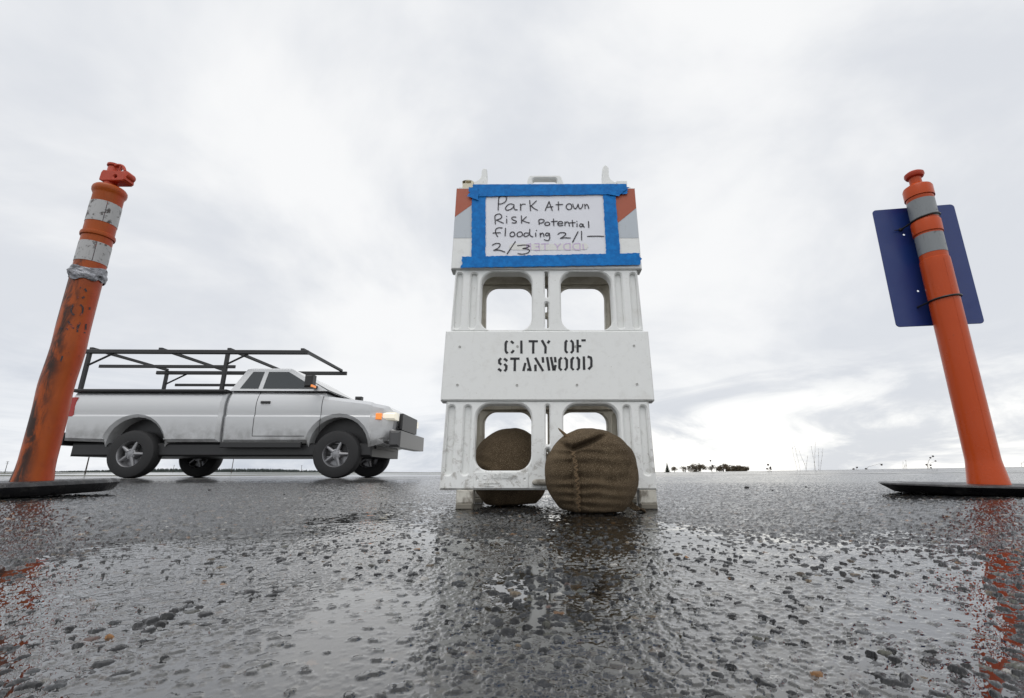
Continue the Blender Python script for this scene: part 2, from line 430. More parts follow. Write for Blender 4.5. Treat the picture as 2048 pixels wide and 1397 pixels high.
def stones(X, Y, cell, rmin, rmax, amin, amax, seed, empty_p=.1):
    """height and stone id of pebbles strewn on a jittered lattice"""
    wx = X+(vn(X, Y, 260, seed)-.5)*.0042*cell/.012; wy = Y+(vn(X, Y, 260, seed+5)-.5)*.0042*cell/.012
    ci = np.floor(wx/cell).astype(int); cj = np.floor(wy/cell).astype(int)
    WB = 1+.75*(fbm(X, Y, 420*.0108/cell, 3, seed+9)-.5)
    H = np.zeros_like(X); I = np.full(X.shape, -1, int); TT = np.random.default_rng(seed).random((6, 512*512))
    for di in (-1, 0, 1):
        for dj in (-1, 0, 1):
            a = ci+di; b = cj+dj; h = ((a & 511)*512+(b & 511))
            jx, jy, jr, ja, jt, je = (TT[k][h] for k in range(6))
            dx = wx-(a+.12+.76*jx)*cell; dy = wy-(b+.12+.76*jy)*cell
            th = jt*math.pi; ct = np.cos(th); s_ = np.sin(th)
            u = dx*ct+dy*s_; v = -dx*s_+dy*ct
            R = (rmin+(rmax-rmin)*jr)*cell; el = .68+.32*je
            d = np.sqrt((u/R)**2+(v/(R*el))**2)*WB
            hh = (amin+(amax-amin)*ja**1.4)*(1-d**3.6)*(1+.55*((jr-.5)*u+(ja-.5)*v)/R); hh = np.where((d < 1) & (je > empty_p), hh, 0)
            up = hh > H; H = np.where(up, hh, H); I = np.where(up, h, I)
    return H, I
def palette(I, seed):
    r = np.random.default_rng(seed); n = 512*512; t = r.random(n); k = r.random(n)[:, None]
    C = (.007+.020*k)*np.array([[.97, 1., 1.05]])
    for lo, hi, col in ((.74, .86, (.060, .064, .068)), (.86, .90, (.12, .092, .06)), (.90, .912, (.20, .095, .03)),
                        (.912, .945, (.075, .075, .06)), (.945, .962, (.30, .29, .27)), (.962, .97, (.09, .055, .045))):
        w = (t >= lo) & (t < hi); C[w] = np.array(col)*(0.6+.6*k[w])
    out = np.ones(I.shape+(4,)); out[..., :3] = np.where((I >= 0)[..., None], C[np.maximum(I, 0)], np.array([.008, .008, .009]))
    return out
def build_ground():
    # detailed chip seal: every pebble is geometry, finest near the camera
    ncol, y0, y1, k = 1450, .175, 6.2, .0043
    nrow = int(math.log(y1/y0)/k)
    yy = y0*np.exp(k*np.arange(nrow+1)); uu = np.linspace(-1.34, 1.28, ncol)
    Y = np.repeat(yy[:, None], ncol, 1); X = Y*uu[None, :]
    big, ib = stones(X, Y, .0108, .28, .60, .0009, .0036, 21, .16)
    med, im = stones(X, Y, .0062, .34, .62, .0004, .0019, 22, .12)
    H = np.maximum(big, med); I = np.where(big >= med, ib, np.where(med > 0, im, -1))
    colr = palette(I, 4); cm = palette(im, 9); sel = (med > big)[..., None]; colr = np.where(sel, cm, colr)
    lowf = (fbm(X, Y, 7., 3, 3)-.5)*.0052+(fbm(X, Y, 28, 2, 8)-.5)*.0016
    fine = (fbm(X, Y, 620, 3, 12)-.5)*.0010*(1-.72*sst(.45, .85, Y))
    Z = G(X, Y)+H*(1-.30*sst(.6, 1.1, Y))+lowf*(1-.6*sst(.8, 2., Y))+fine
    road = grid_obj('road', X, Y, Z, M_STONE, attr=colr); tag(road, kind='structure')
    # standing water between the pebbles in the dip
    pool = -.0021-.0024*sst(.80, .95, X/Y)-.0012*sst(.95, 1.05, -X/Y)+.0010*sst(.0, .25, -X)+.0008*(fbm(X, Y, 3.2, 2, 31)-.5)
    film = G(X, Y)+lowf*(1-.6*sst(.8, 2., Y))+.0013-.0026*sst(.42, 1.25, Y)-.0034*sst(.42, .80, np.abs(X))+.0042*(fbm(X, Y, 4.2, 3, 33)-.5)
    tt = 1-sst(.40, .60, Y); lev = film*(1-tt)+pool*tt
    base = lev; dep = base-Z
    W = base+.00115*np.exp(-np.maximum(dep, 0)/.00075)+.00010*(fbm(X, Y, 22, 2, 40)-.5)
    keep = (W > Z-.0004) & (Y < 2.6)
    grid_obj('puddle_water', X, Y, W, M_WATER, keep=keep)['kind'] = 'structure'
    # the wide sheet the detail lies on, out to the verge
    xs = np.concatenate([np.linspace(-60, -12, 25)[:-1], np.linspace(-12, 14, 131), np.linspace(14, 60, 25)[1:]])
    ys = np.concatenate([np.linspace(-8, 0, 9)[:-1], np.linspace(0, 13.5, 109)])
    Xs, Ys = np.meshgrid(xs, ys); inside = sst(.15, .3, Ys)*(1-sst(5.5, 6.0, Ys))*(1-sst(1.20, 1.27, np.abs(Xs)/np.maximum(Ys, .01)))
    verge = -sst(11.6, 13.2, Ys)*.35
    Zs = G(Xs, Ys)-.022*inside+.0015+verge
    tag(grid_obj('road_base', Xs, Ys, Zs, M_ASPH), kind='structure')
def water_mat():
    m = bpy.data.materials.new('puddle_water'); m.use_nodes = True; nt = m.node_tree; nt.nodes.clear()
    o = nt.nodes.new('ShaderNodeOutputMaterial'); mx = nt.nodes.new('ShaderNodeMixShader'); fr = nt.nodes.new('ShaderNodeLayerWeight')
    pw = nt.nodes.new('ShaderNodeMath'); pw.operation = 'POWER'; pw.inputs[1].default_value = 2.9
    ma = nt.nodes.new('ShaderNodeMath'); ma.operation = 'MULTIPLY_ADD'; ma.inputs[1].default_value = .95; ma.inputs[2].default_value = .05
    fr.inputs['Blend'].default_value = .5; nt.links.new(fr.outputs['Facing'], pw.inputs[0]); nt.links.new(pw.outputs[0], ma.inputs[0])
    t = nt.nodes.new('ShaderNodeBsdfTransparent'); g = nt.nodes.new('ShaderNodeBsdfGlossy')
    t.inputs['Color'].default_value = (.55, .54, .51, 1); g.inputs['Roughness'].default_value = .03
    nt.links.new(ma.outputs[0], mx.inputs[0]); nt.links.new(t.outputs[0], mx.inputs[1]); nt.links.new(g.outputs[0], mx.inputs[2])
    nt.links.new(mx.outputs[0], o.inputs[0]); return m
M_WATER = water_mat()
build_ground()
M_FIELD = mat('wet_field', (.05, .05, .03), .5)
_b = NB(M_FIELD); _c = _b.coord(); _b.color(_b.mix(_b.ramp(_b.noise(_c, .02, 5, .6), .4, .6), (.06, .055, .03), (.035, .045, .02)))
_b.rough(_b.ramp(_b.noise(_c, .012, 4, .5), .45, .55, .12, .8))
_mb = MB(); _mb.add([(-9000, 12.5, -.42), (9000, 12.5, -.42), (9000, 12000, -.42), (-9000, 12000, -.42)], [(0, 1, 2, 3)])
_mb.add([(-9000, -9000, -.43), (9000, -9000, -.43), (9000, 12.5, -.43), (-9000, 12.5, -.43)], [(0, 1, 2, 3)])
tag(_mb.build('ground', M_FIELD), kind='structure')
M_LINE = mat('worn_white_paint', (.62, .62, .58), .35)
_b = NB(M_LINE); _c = _b.coord(); _b.color(_b.mix(_b.ramp(_b.noise(_c, 6, 5, .7), .5, .68), (.66, .66, .62), (.12, .12, .12)))
def road_line(p0, p1, w, name='road_marking'):
    mb = MB(); n = 60; v = []; f = []
    for i in range(n+1):
        t = i/n; x = p0[0]+(p1[0]-p0[0])*t; y = p0[1]+(p1[1]-p0[1])*t
        for s in (-.5, .5): v.append((x, y+s*w, float(G(x, y+s*w))+.008))
    for i in range(n): f.append((2*i, 2*i+2, 2*i+3, 2*i+1))
    mb.add(v, f); tag(mb.build(name, M_LINE), kind='structure')
road_line((-30, 7.15), (-.2, 6.9), .13); road_line((-40, 11.2), (2., 11.0), .13); road_line((.6, 6.9), (9, 6.5), .06)

# ------------------------------------------------------------------ barricade
BX, BY, LEAN = .0343, 1.3407, math.radians(4)
_bu = np.array([0, math.sin(LEAN), math.cos(LEAN)]); _bn = np.array([0, -math.cos(LEAN), math.sin(LEAN)]); _b0 = np.array([BX, BY, 0])
def PX(x, y):                          # measured photo point -> (across, up) on the face of the board
    d = ray(x, y); t = ((_b0-_C)@_bn)/(d@_bn); w = _C+d*t-_b0; return (float(w[0]), float(w@_bu))
def PXL(pts, ox=0, oy=0, s=1.): return [PX(ox+a/s, oy+b/s) for a, b in pts]
bar = empty('barricade', (BX, BY, 0), 'white plastic A-frame barricade stencilled CITY OF STANWOOD with blue taped notice', 'barricade')
def panel_mesh():
    mb = MB()
    for v0, v1, hw, top in ((.053, .3055, .303, False), (.5265, .7435, .300, True)):
        o0, o1 = (v0+.052, v1-.008) if not top else (v0+.004, v1-.007)
        op = [rrect(-.211, -.048, o0, o1, .042), rrect(.046, .209, o0, o1, .042)]
        sl = [rrect(-.0055, .0055, v0+.012 if top else .178, v0+.100 if top else v1-.012, .005, 4)]
        sl.append(rrect(-.0055, .0055, v0+.118, v1-.006, .005, 4) if top else rrect(-.0055, .0055, .118, .166, .005, 4))
        fz0, fz1 = (v0+.011, v1-.012) if top else (.093, v1-.014)
        fl = [rrect(c-.0095, c+.0095, fz0, fz1, .009, 5) for c in (-.284, -.236, .234, .282)]
        out = [(-hw-.002, v0), (hw+.002, v0), (hw-.002, v1), (-hw+.002, v1)]
        prism(mb, out, op+sl+fl, .006, .018, .0045, back=False)
        prism(mb, out, [offset(ccw(h), -.0) for h in op+sl], .018, .042, 0)
    for v0, v1, hw in ((.3055, .5265, .3165), (.7435, 1.062, .3115)):
        prism(mb, [(-hw-.001, v0), (hw+.001, v0), (hw-.001, v1), (-hw+.001, v1)], [], 0, .046, .0035, 0, .003)
    # little lip over each tier
    return mb
pm = panel_mesh()
front = pm.build('front_panel', M_WHITE, bar, 30); front.rotation_euler = (-LEAN, 0, 0)
bm_ = MB(); bm_.merge(pm)
backp = bm_.build('back_panel', M_DIRTY, bar, 30)
BLEAN = math.radians(8)
backp.rotation_euler = (BLEAN, 0, 0); backp.location = (0, .27, 0)
def foot(u0, u1, par, m=M_FOOT):
    mb = MB(); box(mb, u0, u1, .006, .046, .016, .0525, 0, .003)
    box(mb, u0+.001, u1-.001, .000, .050, .0, .0165, 1, .003)
    return mb.build('foot', [m, M_FOOTLOW], par)
for par in (front, backp):
    foot(-.257, -.209, par); foot(.254, .302, par)
# moulded name plate
mb = MB(); prism(mb, rrect(-.209, -.056, .0565, .1005, .003, 3), [ngon(-.199, .081, .0032, 14), ngon(-.066, .081, .0032, 14)], .0035, .0062, .001)
lathe(mb, [(.0075, 0), (.0075, .001), (.006, .0018)], 24); 
plate = MB(); prism(plate, rrect(-.209, -.056, .0565, .1005, .003, 3), [ngon(-.199, .081, .0032, 14), ngon(-.066, .081, .0032, 14)], .0035, .0062, .001)
prism(plate, ngon(-.178, .087, .0072, 24), [ngon(-.178, .087, .005, 24)], .0022, .0036, .0005)
plate = plate.build('name_plate', M_WHITE, front, 30)
def text_mesh(body, size, loc, par, material, depth=.0006, name='lettering', sx=1.):
    cu = bpy.data.curves.new('text', 'FONT'); cu.body = body; cu.size = size; cu.extrude = depth; cu.align_x = 'CENTER'
    to = bpy.data.objects.new('text', cu); COL.objects.link(to)
    dg = bpy.context.evaluated_depsgraph_get(); me = bpy.data.meshes.new_from_object(to.evaluated_get(dg))
    bpy.data.objects.remove(to); me.materials.clear(); me.materials.append(material)
    me.transform(Matrix.Translation(Vector(loc)) @ Matrix.Rotation(math.pi/2, 4, 'X') @ Matrix.Diagonal((sx, 1, 1, 1)))
    o = bpy.data.objects.new(name, me); COL.objects.link(o); o.parent = par; return o
for body, sz, lx, lz, sx in (('UNIVERSAL', .0118, -.124, .0895, 1.25), ('PLASTIC BARRICADE', .0072, -.124, .0825, 1.1), ('MANUFACTURING', .0052, -.158, .0685, 1.), ('COMPANY', .0052, -.165, .0605, 1.)):
    text_mesh(body, sz, (lx, .0030, lz), plate, M_WHITE, .0016, sx=sx)
# peg between the lower openings
mb = MB(); tube(mb, [(-.042, .006, .072), (-.039, -.004, .072), (-.030, -.006, .072), (-.006, -.006, .072), (.0, .006, .072)], [.004, .0075, .0085, .0085, .006], 12)
mb.build('lock_peg', M_FOOT, front)
# reflective sheeting on the top rail
mb = MB(); hz0, hz1 = .859, 1.0575
mb.add([(-.311, -.0008, hz0), (.3095, -.0008, hz0), (.3095, -.0008, hz1), (-.311, -.0008, hz1)], [(0, 1, 2, 3)], 0)
mb.add([(-.3105, -.0014, .941), (-.2, -.0014, 1.0385), (-.18, -.0014, hz1-.001), (-.3105, -.0014, hz1-.001)], [(0, 1, 2, 3)], 1)
mb.add([(.18, -.0014, .861), (.3092, -.0014, .977), (.3092, -.0014, hz1-.001), (.18, -.0014, hz1-.001)], [(0, 1, 2, 3)], 1)
sh = mb.build('reflective_sheet', [M_SILSHEET, M_ORSHEET], front, 0)
# carrying handle
mb = MB()
ho = catmull([(-.088, 1.060), (-.076, 1.068), (-.067, 1.085), (-.0635, 1.108), (-.057, 1.1215), (-.046, 1.124), (0, 1.124), (.041, 1.124), (.052, 1.1215), (.0585, 1.108), (.064, 1.085), (.073, 1.068), (.085, 1.060)], 4)
prism(mb, [tuple(p) for p in ho], [rrect(-.047, .040, 1.0865, 1.1105, .010)], .010, .036, .004, 0, .003)
mb.build('handle', M_WHITE, front)
# warning-light ears and brackets
mb = MB(); prism(mb, PXL([(945, 374), (946, 358), (953, 356), (959, 351), (962, 344), (962.5, 336), (965, 331.5), (969, 331), (973, 333), (973.5, 345), (973, 358), (972.5, 374)]), [], .014, .040, .003, 0, .003)
prism(mb, PXL([(967, 374), (967, 357), (971, 355), (974, 357), (974, 374)]), [], .004, .013, .001)
mb.build('light_ear', M_WHITE, front)
mb = MB(); prism(mb, PXL([(1207, 372), (1206, 358), (1206, 338), (1207, 328), (1211, 324.5), (1216, 326), (1218.5, 331), (1219, 345), (1222, 352), (1228, 356.5), (1233, 360), (1234, 372)]), [], .014, .040, .003, 0, .003)
prism(mb, PXL([(1214, 372), (1214, 362), (1233, 362), (1233, 372)]), [], .006, .013, .001)
mb.build('light_ear', M_WHITE, front)
mb = MB(); prism(mb, PXL([(925, 375), (923, 358), (926, 356), (934, 354.5), (943, 356), (946, 358), (946, 375)]), [[tuple(q) for q in PXL([(936+5.4*math.cos(a), 360.0+3.6*math.sin(a)) for a in np.linspace(0, 2*math.pi, 20, endpoint=False)])]], .012, .034, .002)
box(mb, *sorted((PX(924.5, 370)[0], PX(946, 370)[0])), .004, .0118, 1.062, PX(930, 365)[1], 0, .0015)
mb.build('bracket', M_CREAM, front)
mb = MB(); box(mb, PX(1234.5, 365)[0], PX(1255, 365)[0], .006, .036, 1.0625, PX(1240, 359)[1], 0, .003); mb.build('bracket', M_WHITE, front)
for px in (921, 1259):
    u = PX(px, 370)[0]; mb = MB(); tube(mb, [(u-.006, .012, 1.0665), (u+.006, .012, 1.0665)], .0035, 10); mb.build('bolt', M_STEEL, front)
# rivets
for x, y in ((919.5, 694), (1035, 693.5), (1151, 693.5), (1268, 692), (915, 770.5), (1034, 771), (1154, 770.5), (1274, 769)):
    u, v = PX(x, y); mb = MB()
    prism(mb, ngon(u, v, .0040, 20), [ngon(u, v, .0022, 20)], -.0016, .001, .0008)
    prism(mb, ngon(u, v, .0022, 16), [], -.0003, .001, 0); mb.build('rivet', M_RIVET, front)
# stencilled lettering
ST = [[(385, 105), (358, 128), (352, 160), (352, 265), (362, 295), (390, 318)], [(443, 108), (487, 150)], [(490, 262), (478, 285), (447, 312)],
 [(620, 98), (622, 322)], [(745, 112), (903, 112)], [(825, 112), (822, 322)], [(970, 92), (1034, 208), (1030, 322)], [(1100, 100), (1070, 148)],
 [(1400, 95), (1375, 128), (1372, 260), (1380, 285), (1410, 310)], [(1462, 95), (1495, 128), (1502, 160), (1500, 275), (1465, 312)],
 [(1580, 85), (1582, 305)], [(1645, 97), (1720, 95)], [(1590, 195), (1642, 195)],
 [(275, 400), (244, 435), (244, 480), (278, 512)], [(325, 405), (382, 448)], [(330, 498), (366, 535), (362, 590), (332, 622)], [(225, 580), (280, 620)],
 [(430, 408), (590, 408)], [(510, 415), (507, 622)], [(720, 390), (780, 620)], [(690, 480), (655, 620)], [(718, 597), (770, 590)],
 [(855, 392), (992, 620)], [(860, 510), (862, 622)], [(985, 382), (992, 478)],
 [(1060, 380), (1095, 612)], [(1125, 380), (1172, 612)], [(1195, 380), (1204, 472)], [(1206, 515), (1180, 612)],
 [(1308, 388), (1272, 430), (1270, 570), (1308, 607)], [(1358, 388), (1395, 430), (1397, 560), (1362, 607)],
 [(1513, 382), (1478, 425), (1476, 565), (1513, 602)], [(1566, 382), (1602, 425), (1602, 570), (1570, 602)],
 [(1686, 370), (1692, 600)], [(1750, 372), (1806, 392), (1816, 440), (1814, 540), (1765, 590)]]
mb = MB()
for s in ST: ribbon(mb, PXL(s, 970, 670, 8.533), .0074, False, False, .06)
o = mb.build('lettering', M_STENCIL, front, 0, False); o.location = (0, -.0007, 0)

# ------------------------------------------------------------------ the taped notice
note = empty('paper_notice', (BX, BY, 0), 'white handwritten flood parking notice framed with blue tape on the barricade', 'notice')
note.rotation_euler = (-LEAN, 0, 0)
def quad_sheet(c4, nu, nv, y, wob, seed, jag=0.):
    mb = MB(); c = [np.array(PX(*q)) for q in c4]; v = []; f = []
    for j in range(nv+1):
        for i in range(nu+1):
            s, t = i/nu, j/nv; p = (c[0]*(1-s)+c[1]*s)*(1-t)+(c[3]*(1-s)+c[2]*s)*t
            if jag and i in (0, nu): p = p+np.array([random.uniform(-jag, jag), 0])
            if jag and j in (0, nv): p = p+np.array([0, random.uniform(-jag, jag)*.18])
            h = (float(fbm(np.array(p[0]*1.), np.array(p[1]*1.), 60., 3, seed))-.5)*wob+(float(vn(np.array(p[0]+p[1]), np.array(p[0]-p[1]*.6), 190., seed+3))-.5)*wob*.7
            v.append((p[0], y-abs(h), p[1]))
    for j in range(nv):
        for i in range(nu): a = j*(nu+1)+i; f.append((a, a+1, a+nu+2, a+nu+1))
    return mb.add(v, f)
quad_sheet([(965, 386), (1212, 384), (1220, 516), (964, 522)], 24, 14, -.0022, .0008, 2).build('paper', M_PAPER, note, 60, False)
def tape(c4, nu, nv, y, wob, seed, jag=.004):
    o = quad_sheet(c4, nu, nv, y, wob, seed, jag).build('tape_strip', M_TAPE, note, 60, False); return o
tape([(944.5, 377), (972, 378), (971, 536), (943, 537)], 7, 46, -.0046, .0016, 5, .0012)
tape([(1205, 377), (1229, 376), (1242, 531), (1213, 533)], 7, 46, -.0046, .0018, 6, .0012)
tape([(939, 377.5), (1254, 375.5), (1252, 391), (941, 396)], 90, 6, -.0066, .0018, 7, .0055)
tape([(927, 516), (1281, 508.5), (1280, 532), (922, 538)], 96, 6, -.0066, .0020, 8, .006)
tape([(946, 371.5), (1252, 370.5), (1254, 377), (945, 378.5)], 70, 3, -.0060, .0012, 9, .002)
tape([(1222, 377), (1258, 378), (1236, 396), (1214, 392)], 10, 6, -.0086, .0022, 10, .003)
tape([(945, 383), (958, 379), (956, 404), (936, 396)], 6, 6, -.0086, .002, 11, .004)
HW = [[(140, 130), (135, 200), (130, 330)], [(138, 140), (180, 110), (240, 115), (262, 150), (240, 200), (180, 230), (135, 235)],
 [(378, 245), (330, 232), (280, 250), (245, 300), (265, 330), (320, 320), (365, 285), (380, 248)], [(380, 248), (378, 290), (395, 322), (430, 325)],
 [(480, 235), (485, 335)], [(485, 268), (510, 238), (555, 238)], [(625, 180), (640, 340)], [(730, 185), (645, 265)], [(648, 260), (690, 300), (750, 332)],
 [(870, 335), (930, 195)], [(930, 195), (980, 335)], [(890, 285), (990, 275)], [(1075, 200), (1080, 330)], [(1040, 245), (1145, 240)],
 [(1290, 275), (1275, 240), (1240, 230), (1205, 255), (1202, 295), (1235, 320), (1275, 310), (1290, 275)],
 [(1303, 235), (1318, 285), (1340, 308), (1368, 285), (1386, 238), (1398, 285), (1420, 310), (1448, 285), (1462, 238)],
 [(1490, 240), (1497, 302)], [(1497, 262), (1524, 240), (1544, 268), (1555, 305)],
 [(78, 425), (86, 548)], [(75, 430), (100, 402), (150, 390), (185, 420), (170, 460), (100, 487)], [(105, 485), (160, 512), (210, 535)],
 [(265, 470), (262, 535)], [(262, 428), (264, 433)], [(410, 440), (365, 438), (342, 460), (370, 485), (410, 500), (415, 520), (390, 532), (350, 530)],
 [(495, 420), (500, 535)], [(572, 435), (505, 500)], [(508, 490), (560, 515), (620, 530)],
 [(770, 485), (775, 555)], [(765, 500), (790, 475), (840, 480), (852, 505), (820, 530), (775, 535)],
 [(940, 545), (925, 522), (890, 520), (865, 540), (870, 565), (905, 570), (935, 560), (940, 545)], [(1000, 470), (1005, 575)], [(965, 510), (1060, 505)],
 [(1065, 545), (1140, 540), (1130, 512), (1090, 512), (1066, 545), (1090, 575), (1145, 570)], [(1180, 515), (1180, 575)], [(1182, 542), (1210, 515), (1240, 532), (1250, 580)],
 [(1295, 490), (1305, 590)], [(1255, 530), (1340, 525)], [(1370, 545), (1370, 590)], [(1367, 506), (1369, 511)],
 [(1462, 552), (1425, 548), (1410, 578), (1438, 592), (1465, 562)], [(1465, 555), (1470, 588), (1485, 595)], [(1550, 510), (1555, 605)],
 [(192, 610), (130, 610), (90, 640), (95, 700), (120, 745)], [(50, 690), (165, 685)], [(245, 615), (240, 735)],
 [(393, 712), (375, 678), (340, 676), (316, 705), (325, 740), (360, 745), (390, 725), (393, 712)], [(515, 712), (495, 676), (455, 676), (427, 705), (437, 742), (475, 746), (508, 728), (515, 712)],
 [(612, 692), (555, 690), (535, 728), (568, 746), (615, 715)], [(628, 630), (625, 700), (640, 735), (675, 750)], [(720, 690), (722, 745)], [(732, 648), (734, 653)],
 [(790, 690), (795, 750)], [(795, 718), (825, 690), (845, 712), (850, 745)], [(935, 697), (892, 690), (875, 718), (900, 735), (935, 706)], [(935, 697), (940, 775), (910, 810), (855, 795)],
 [(1070, 710), (1110, 685), (1180, 690), (1190, 715), (1150, 750), (1110, 775)], [(1110, 775), (1180, 765), (1265, 770)], [(1385, 670), (1300, 835)], [(1440, 665), (1442, 800)], [(1535, 742), (1700, 740), (1790, 743)],
 [(40, 880), (90, 855), (150, 857), (160, 885), (125, 930), (60, 962)], [(60, 962), (150, 960), (235, 990)], [(400, 825), (270, 1020)],
 [(435, 890), (540, 880), (615, 890), (590, 918), (520, 935), (600, 945), (622, 975), (580, 1010), (500, 1022), (440, 1012)]]
for lo_, hi_ in ((0, 9), (9, 18), (18, 27), (27, 42), (42, 55), (55, 60), (60, 64)):     # one written word at a time
    mb = MB()
    for s in HW[lo_:hi_]: ribbon(mb, PXL(s, 980, 380, 7.877), .0035, True, True, .10)
    o = mb.build('handwriting', M_INK, note, 0, False); o.location = (0, -.0040, 0)
# print on the reverse of the sheet showing through, mirrored
mb = MB(); ribbon(mb, PXL([(360, 905), (900, 908), (1490, 900)], 980, 380, 7.877), .024, True, True); o = mb.build('stain', M_STAIN, note, 0, False); o.location = (0, -.0032, 0)
mb = MB()
for s in ([(640, 855), (640, 955)], [(640, 860), (585, 865), (580, 895), (640, 905)], [(605, 905), (570, 955)], [(775, 855), (775, 958), (700, 958)], [(700, 858), (775, 855)], [(715, 905), (775, 905)],
          [(805, 862), (925, 858)], [(865, 860), (865, 958)], [(1015, 855), (1062, 905), (1115, 855)], [(1062, 905), (1062, 960)],
          [(1260, 855), (1260, 955), (1190, 950), (1160, 920), (1165, 875), (1200, 855), (1260, 855)], [(1415, 855), (1415, 955), (1345, 950), (1305, 920), (1310, 875), (1345, 855), (1415, 855)], [(1462, 865), (1470, 935), (1490, 950)]):
    ribbon(mb, PXL(s, 980, 380, 7.877), .0042, False, False)
o = mb.build('bleed_through', M_BLEED, note, 0, False); o.location = (0, -.0036, 0)

# ------------------------------------------------------------------ sandbags
def sandbag(name, loc, hs, label, seed, seam=True, rotz=0., tilt=0.):
    """burlap bag seen on its sewn end: seam, puckers running off it, a fold near the top and tied corner"""
    nt_, np_ = 220, 170; th = np.linspace(0, 2*math.pi, nt_, endpoint=False); ph = np.linspace(-math.pi/2+.02, math.pi/2-.02, np_)
    T, P = np.meshgrid(th, ph)             # poles on the Y axis (front/back ends)
    def se(v, e): return np.sign(v)*np.abs(v)**e
    x = se(np.cos(P), .85)*np.cos(T); z = se(np.cos(P), .85)*np.sin(T); y = np.sin(P)
    X, Y_, Z = x*hs[0], y*hs[1], z*hs[2]
    low = sst(.1, -1.0, z) if False else np.clip((-z-.1)/.9, 0, 1)
    Z = np.where(z < -.80, -.80*hs[2]+(Z+.80*hs[2])*.30, Z)      # flattened where it rests
    X = X*(1+.06*low)
    front = np.clip(-y, 0, 1)
    lump = (fbm(x*1.3+seed, z*1.3+y, 1.6, 3, seed)-.5)*.10
    r = 1+lump
    sx = .02+.12*(z*.5)*-1.
    if seam:
        ds = x-(-.40-.075*z)                                       # distance from the seam line
        g = np.exp(-(ds/.030)**2)*front**.3
        wr = np.sin(z*30+1.5*np.sin(z*5+seed)+ds*np.sign(ds)*2.2+(vn(x, z, 3.3, seed)-.5)*3.2)
        fade = np.exp(-np.abs(ds)/.36)*(1-np.exp(-(ds/.05)**2))*front**.25*sst(.62, .42, z)*sst(-1.0, -.8, z) if False else np.exp(-np.abs(ds)/.62)*(1-np.exp(-(ds/.05)**2))*front**.25*(1-sst(.48, .66, z))
        Y_ = Y_-front**.2*(wr*.0043*fade)-g*.0035*(1-sst(.40, .52, z))+np.exp(-(np.abs(ds)-.075)**2/.0012)*.0035*front*(1-sst(.40, .5, z))
        # fold below the tied corner
        fz = .50+np.where(x > -.45, .40*np.abs(x+.45)**1.1, .65*np.abs(x+.45)**1.1)
        Y_ = Y_+np.exp(-((z-fz)/.045)**2)*.022*front**.4*np.exp(-((x+.24)/.50)**4)-np.exp(-((z-fz-.13)/.09)**2)*.015*front**.4*np.exp(-((x+.26)/.50)**4)
    else:
        ds = x+.82; Y_ = Y_-front**.3*np.sin(z*26+x*9)*.003*np.exp(-np.abs(ds)/.3)
        Z = Z+.0
    co = np.stack([X*r, Y_*r, Z*r], -1); zmin = co[..., 2].min(); co[..., 2] -= zmin
    vs = co.reshape(-1, 3); f = []
    for j in range(np_-1):
        for i in range(nt_): i2 = (i+1) % nt_; f.append((j*nt_+i, j*nt_+i2, (j+1)*nt_+i2, (j+1)*nt_+i))
    f.append(tuple(range(nt_-1, -1, -1))); f.append(tuple((np_-1)*nt_+i for i in range(nt_)))
    mb = MB(); mb.add(vs, f)
    root = empty(name, loc, label, 'sandbag', 'burlap sandbags weighing down the barricade', rotz)
    o = mb.build('sack', M_BURLAP, root, 0, False); me = o.data
    me.polygons.foreach_set('use_smooth', [True]*len(me.polygons))
    uv = me.uv_layers.new(name='UVMap'); vi = np.zeros(len(me.loops), int); me.loops.foreach_get('vertex_index', vi)
    flat = vs[vi]; uvs = np.stack([flat[:, 0], flat[:, 2]], -1)/.25; uv.data.foreach_set('uv', uvs.astype(np.float32).ravel())
    def surf(px, pz):                    # front surface point for local x,z
        m = (y < 0); d2 = np.where(m, (co[..., 0]-px)**2+(co[..., 2]-pz)**2, 9); k = np.unravel_index(d2.argmin(), d2.shape); return co[k]
    return root, surf, -zmin
br, surf, z0 = sandbag('sandbag', (.146, 1.252, -.002), (.1225, .088, .1165), 'brown burlap sandbag with stitched seam in front of the barricade', 3)
# seam stitching and the tied corner
mb = MB(); pts = []
for i in range(46):
    zz = z0*2*(.05+.70*i/45); n_ = (zz-z0)/z0; xx = .1225*(-.40-.075*n_)
    s = surf(xx, zz); pts.append((s[0]+.0042*math.sin(i*1.9)+random.uniform(-.001, .001), s[1]-.003-.0012*math.cos(i*1.9), s[2]))
tube(mb, [tuple(p) for p in catmull(pts, 3)], .0013, 6)
tube(mb, [tuple(p) for p in catmull([(p[0]*1+random.uniform(-.003, .003), p[1]-.0008, p[2]+.002) for p in pts[::2]], 3)], .0011, 6)
mb.build('seam_stitch', M_TWINE, br)
mb = MB(); e = surf(-.070, .192)
for k in range(9):
    a = random.uniform(-.4, .4); l = random.uniform(.018, .034)
    tube(mb, [tuple(p) for p in catmull([(e[0]+.012, e[1]+.004, e[2]-.010), (e[0]+.002*k*.3, e[1]-.006, e[2]+.001), (e[0]-l*.55-.004*a, e[1]-.008+.008*a, e[2]+l*.62)], 4)], [.0050]*5+[.0030]*3+[.0010], 5)
mb.build('tied_corner', M_TWINE, br)
mb = MB(); ff = []
for i in range(9):
    for j in range(5):
        ff.append((.085+.052*i/8, -.005+.02*j/4+.004*math.sin(i), .006+.030*(1-i/8)*(.3+.7*j/4)+.004*math.sin(i*1.3+j)))
mb.add(ff, [(i*5+j, i*5+j+1, i*5+j+6, i*5+j+5) for i in range(8) for j in range(4)])
fl = mb.build('loose_flap', M_BURLAP, br, 60); sm = fl.modifiers.new('thick', 'SOLIDIFY'); sm.thickness = .003
sandbag('sandbag', (-.078, 1.502, -.002), (.124, .098, .126), 'brown burlap sandbag behind the left leg opening of the barricade', 8, False, .2)

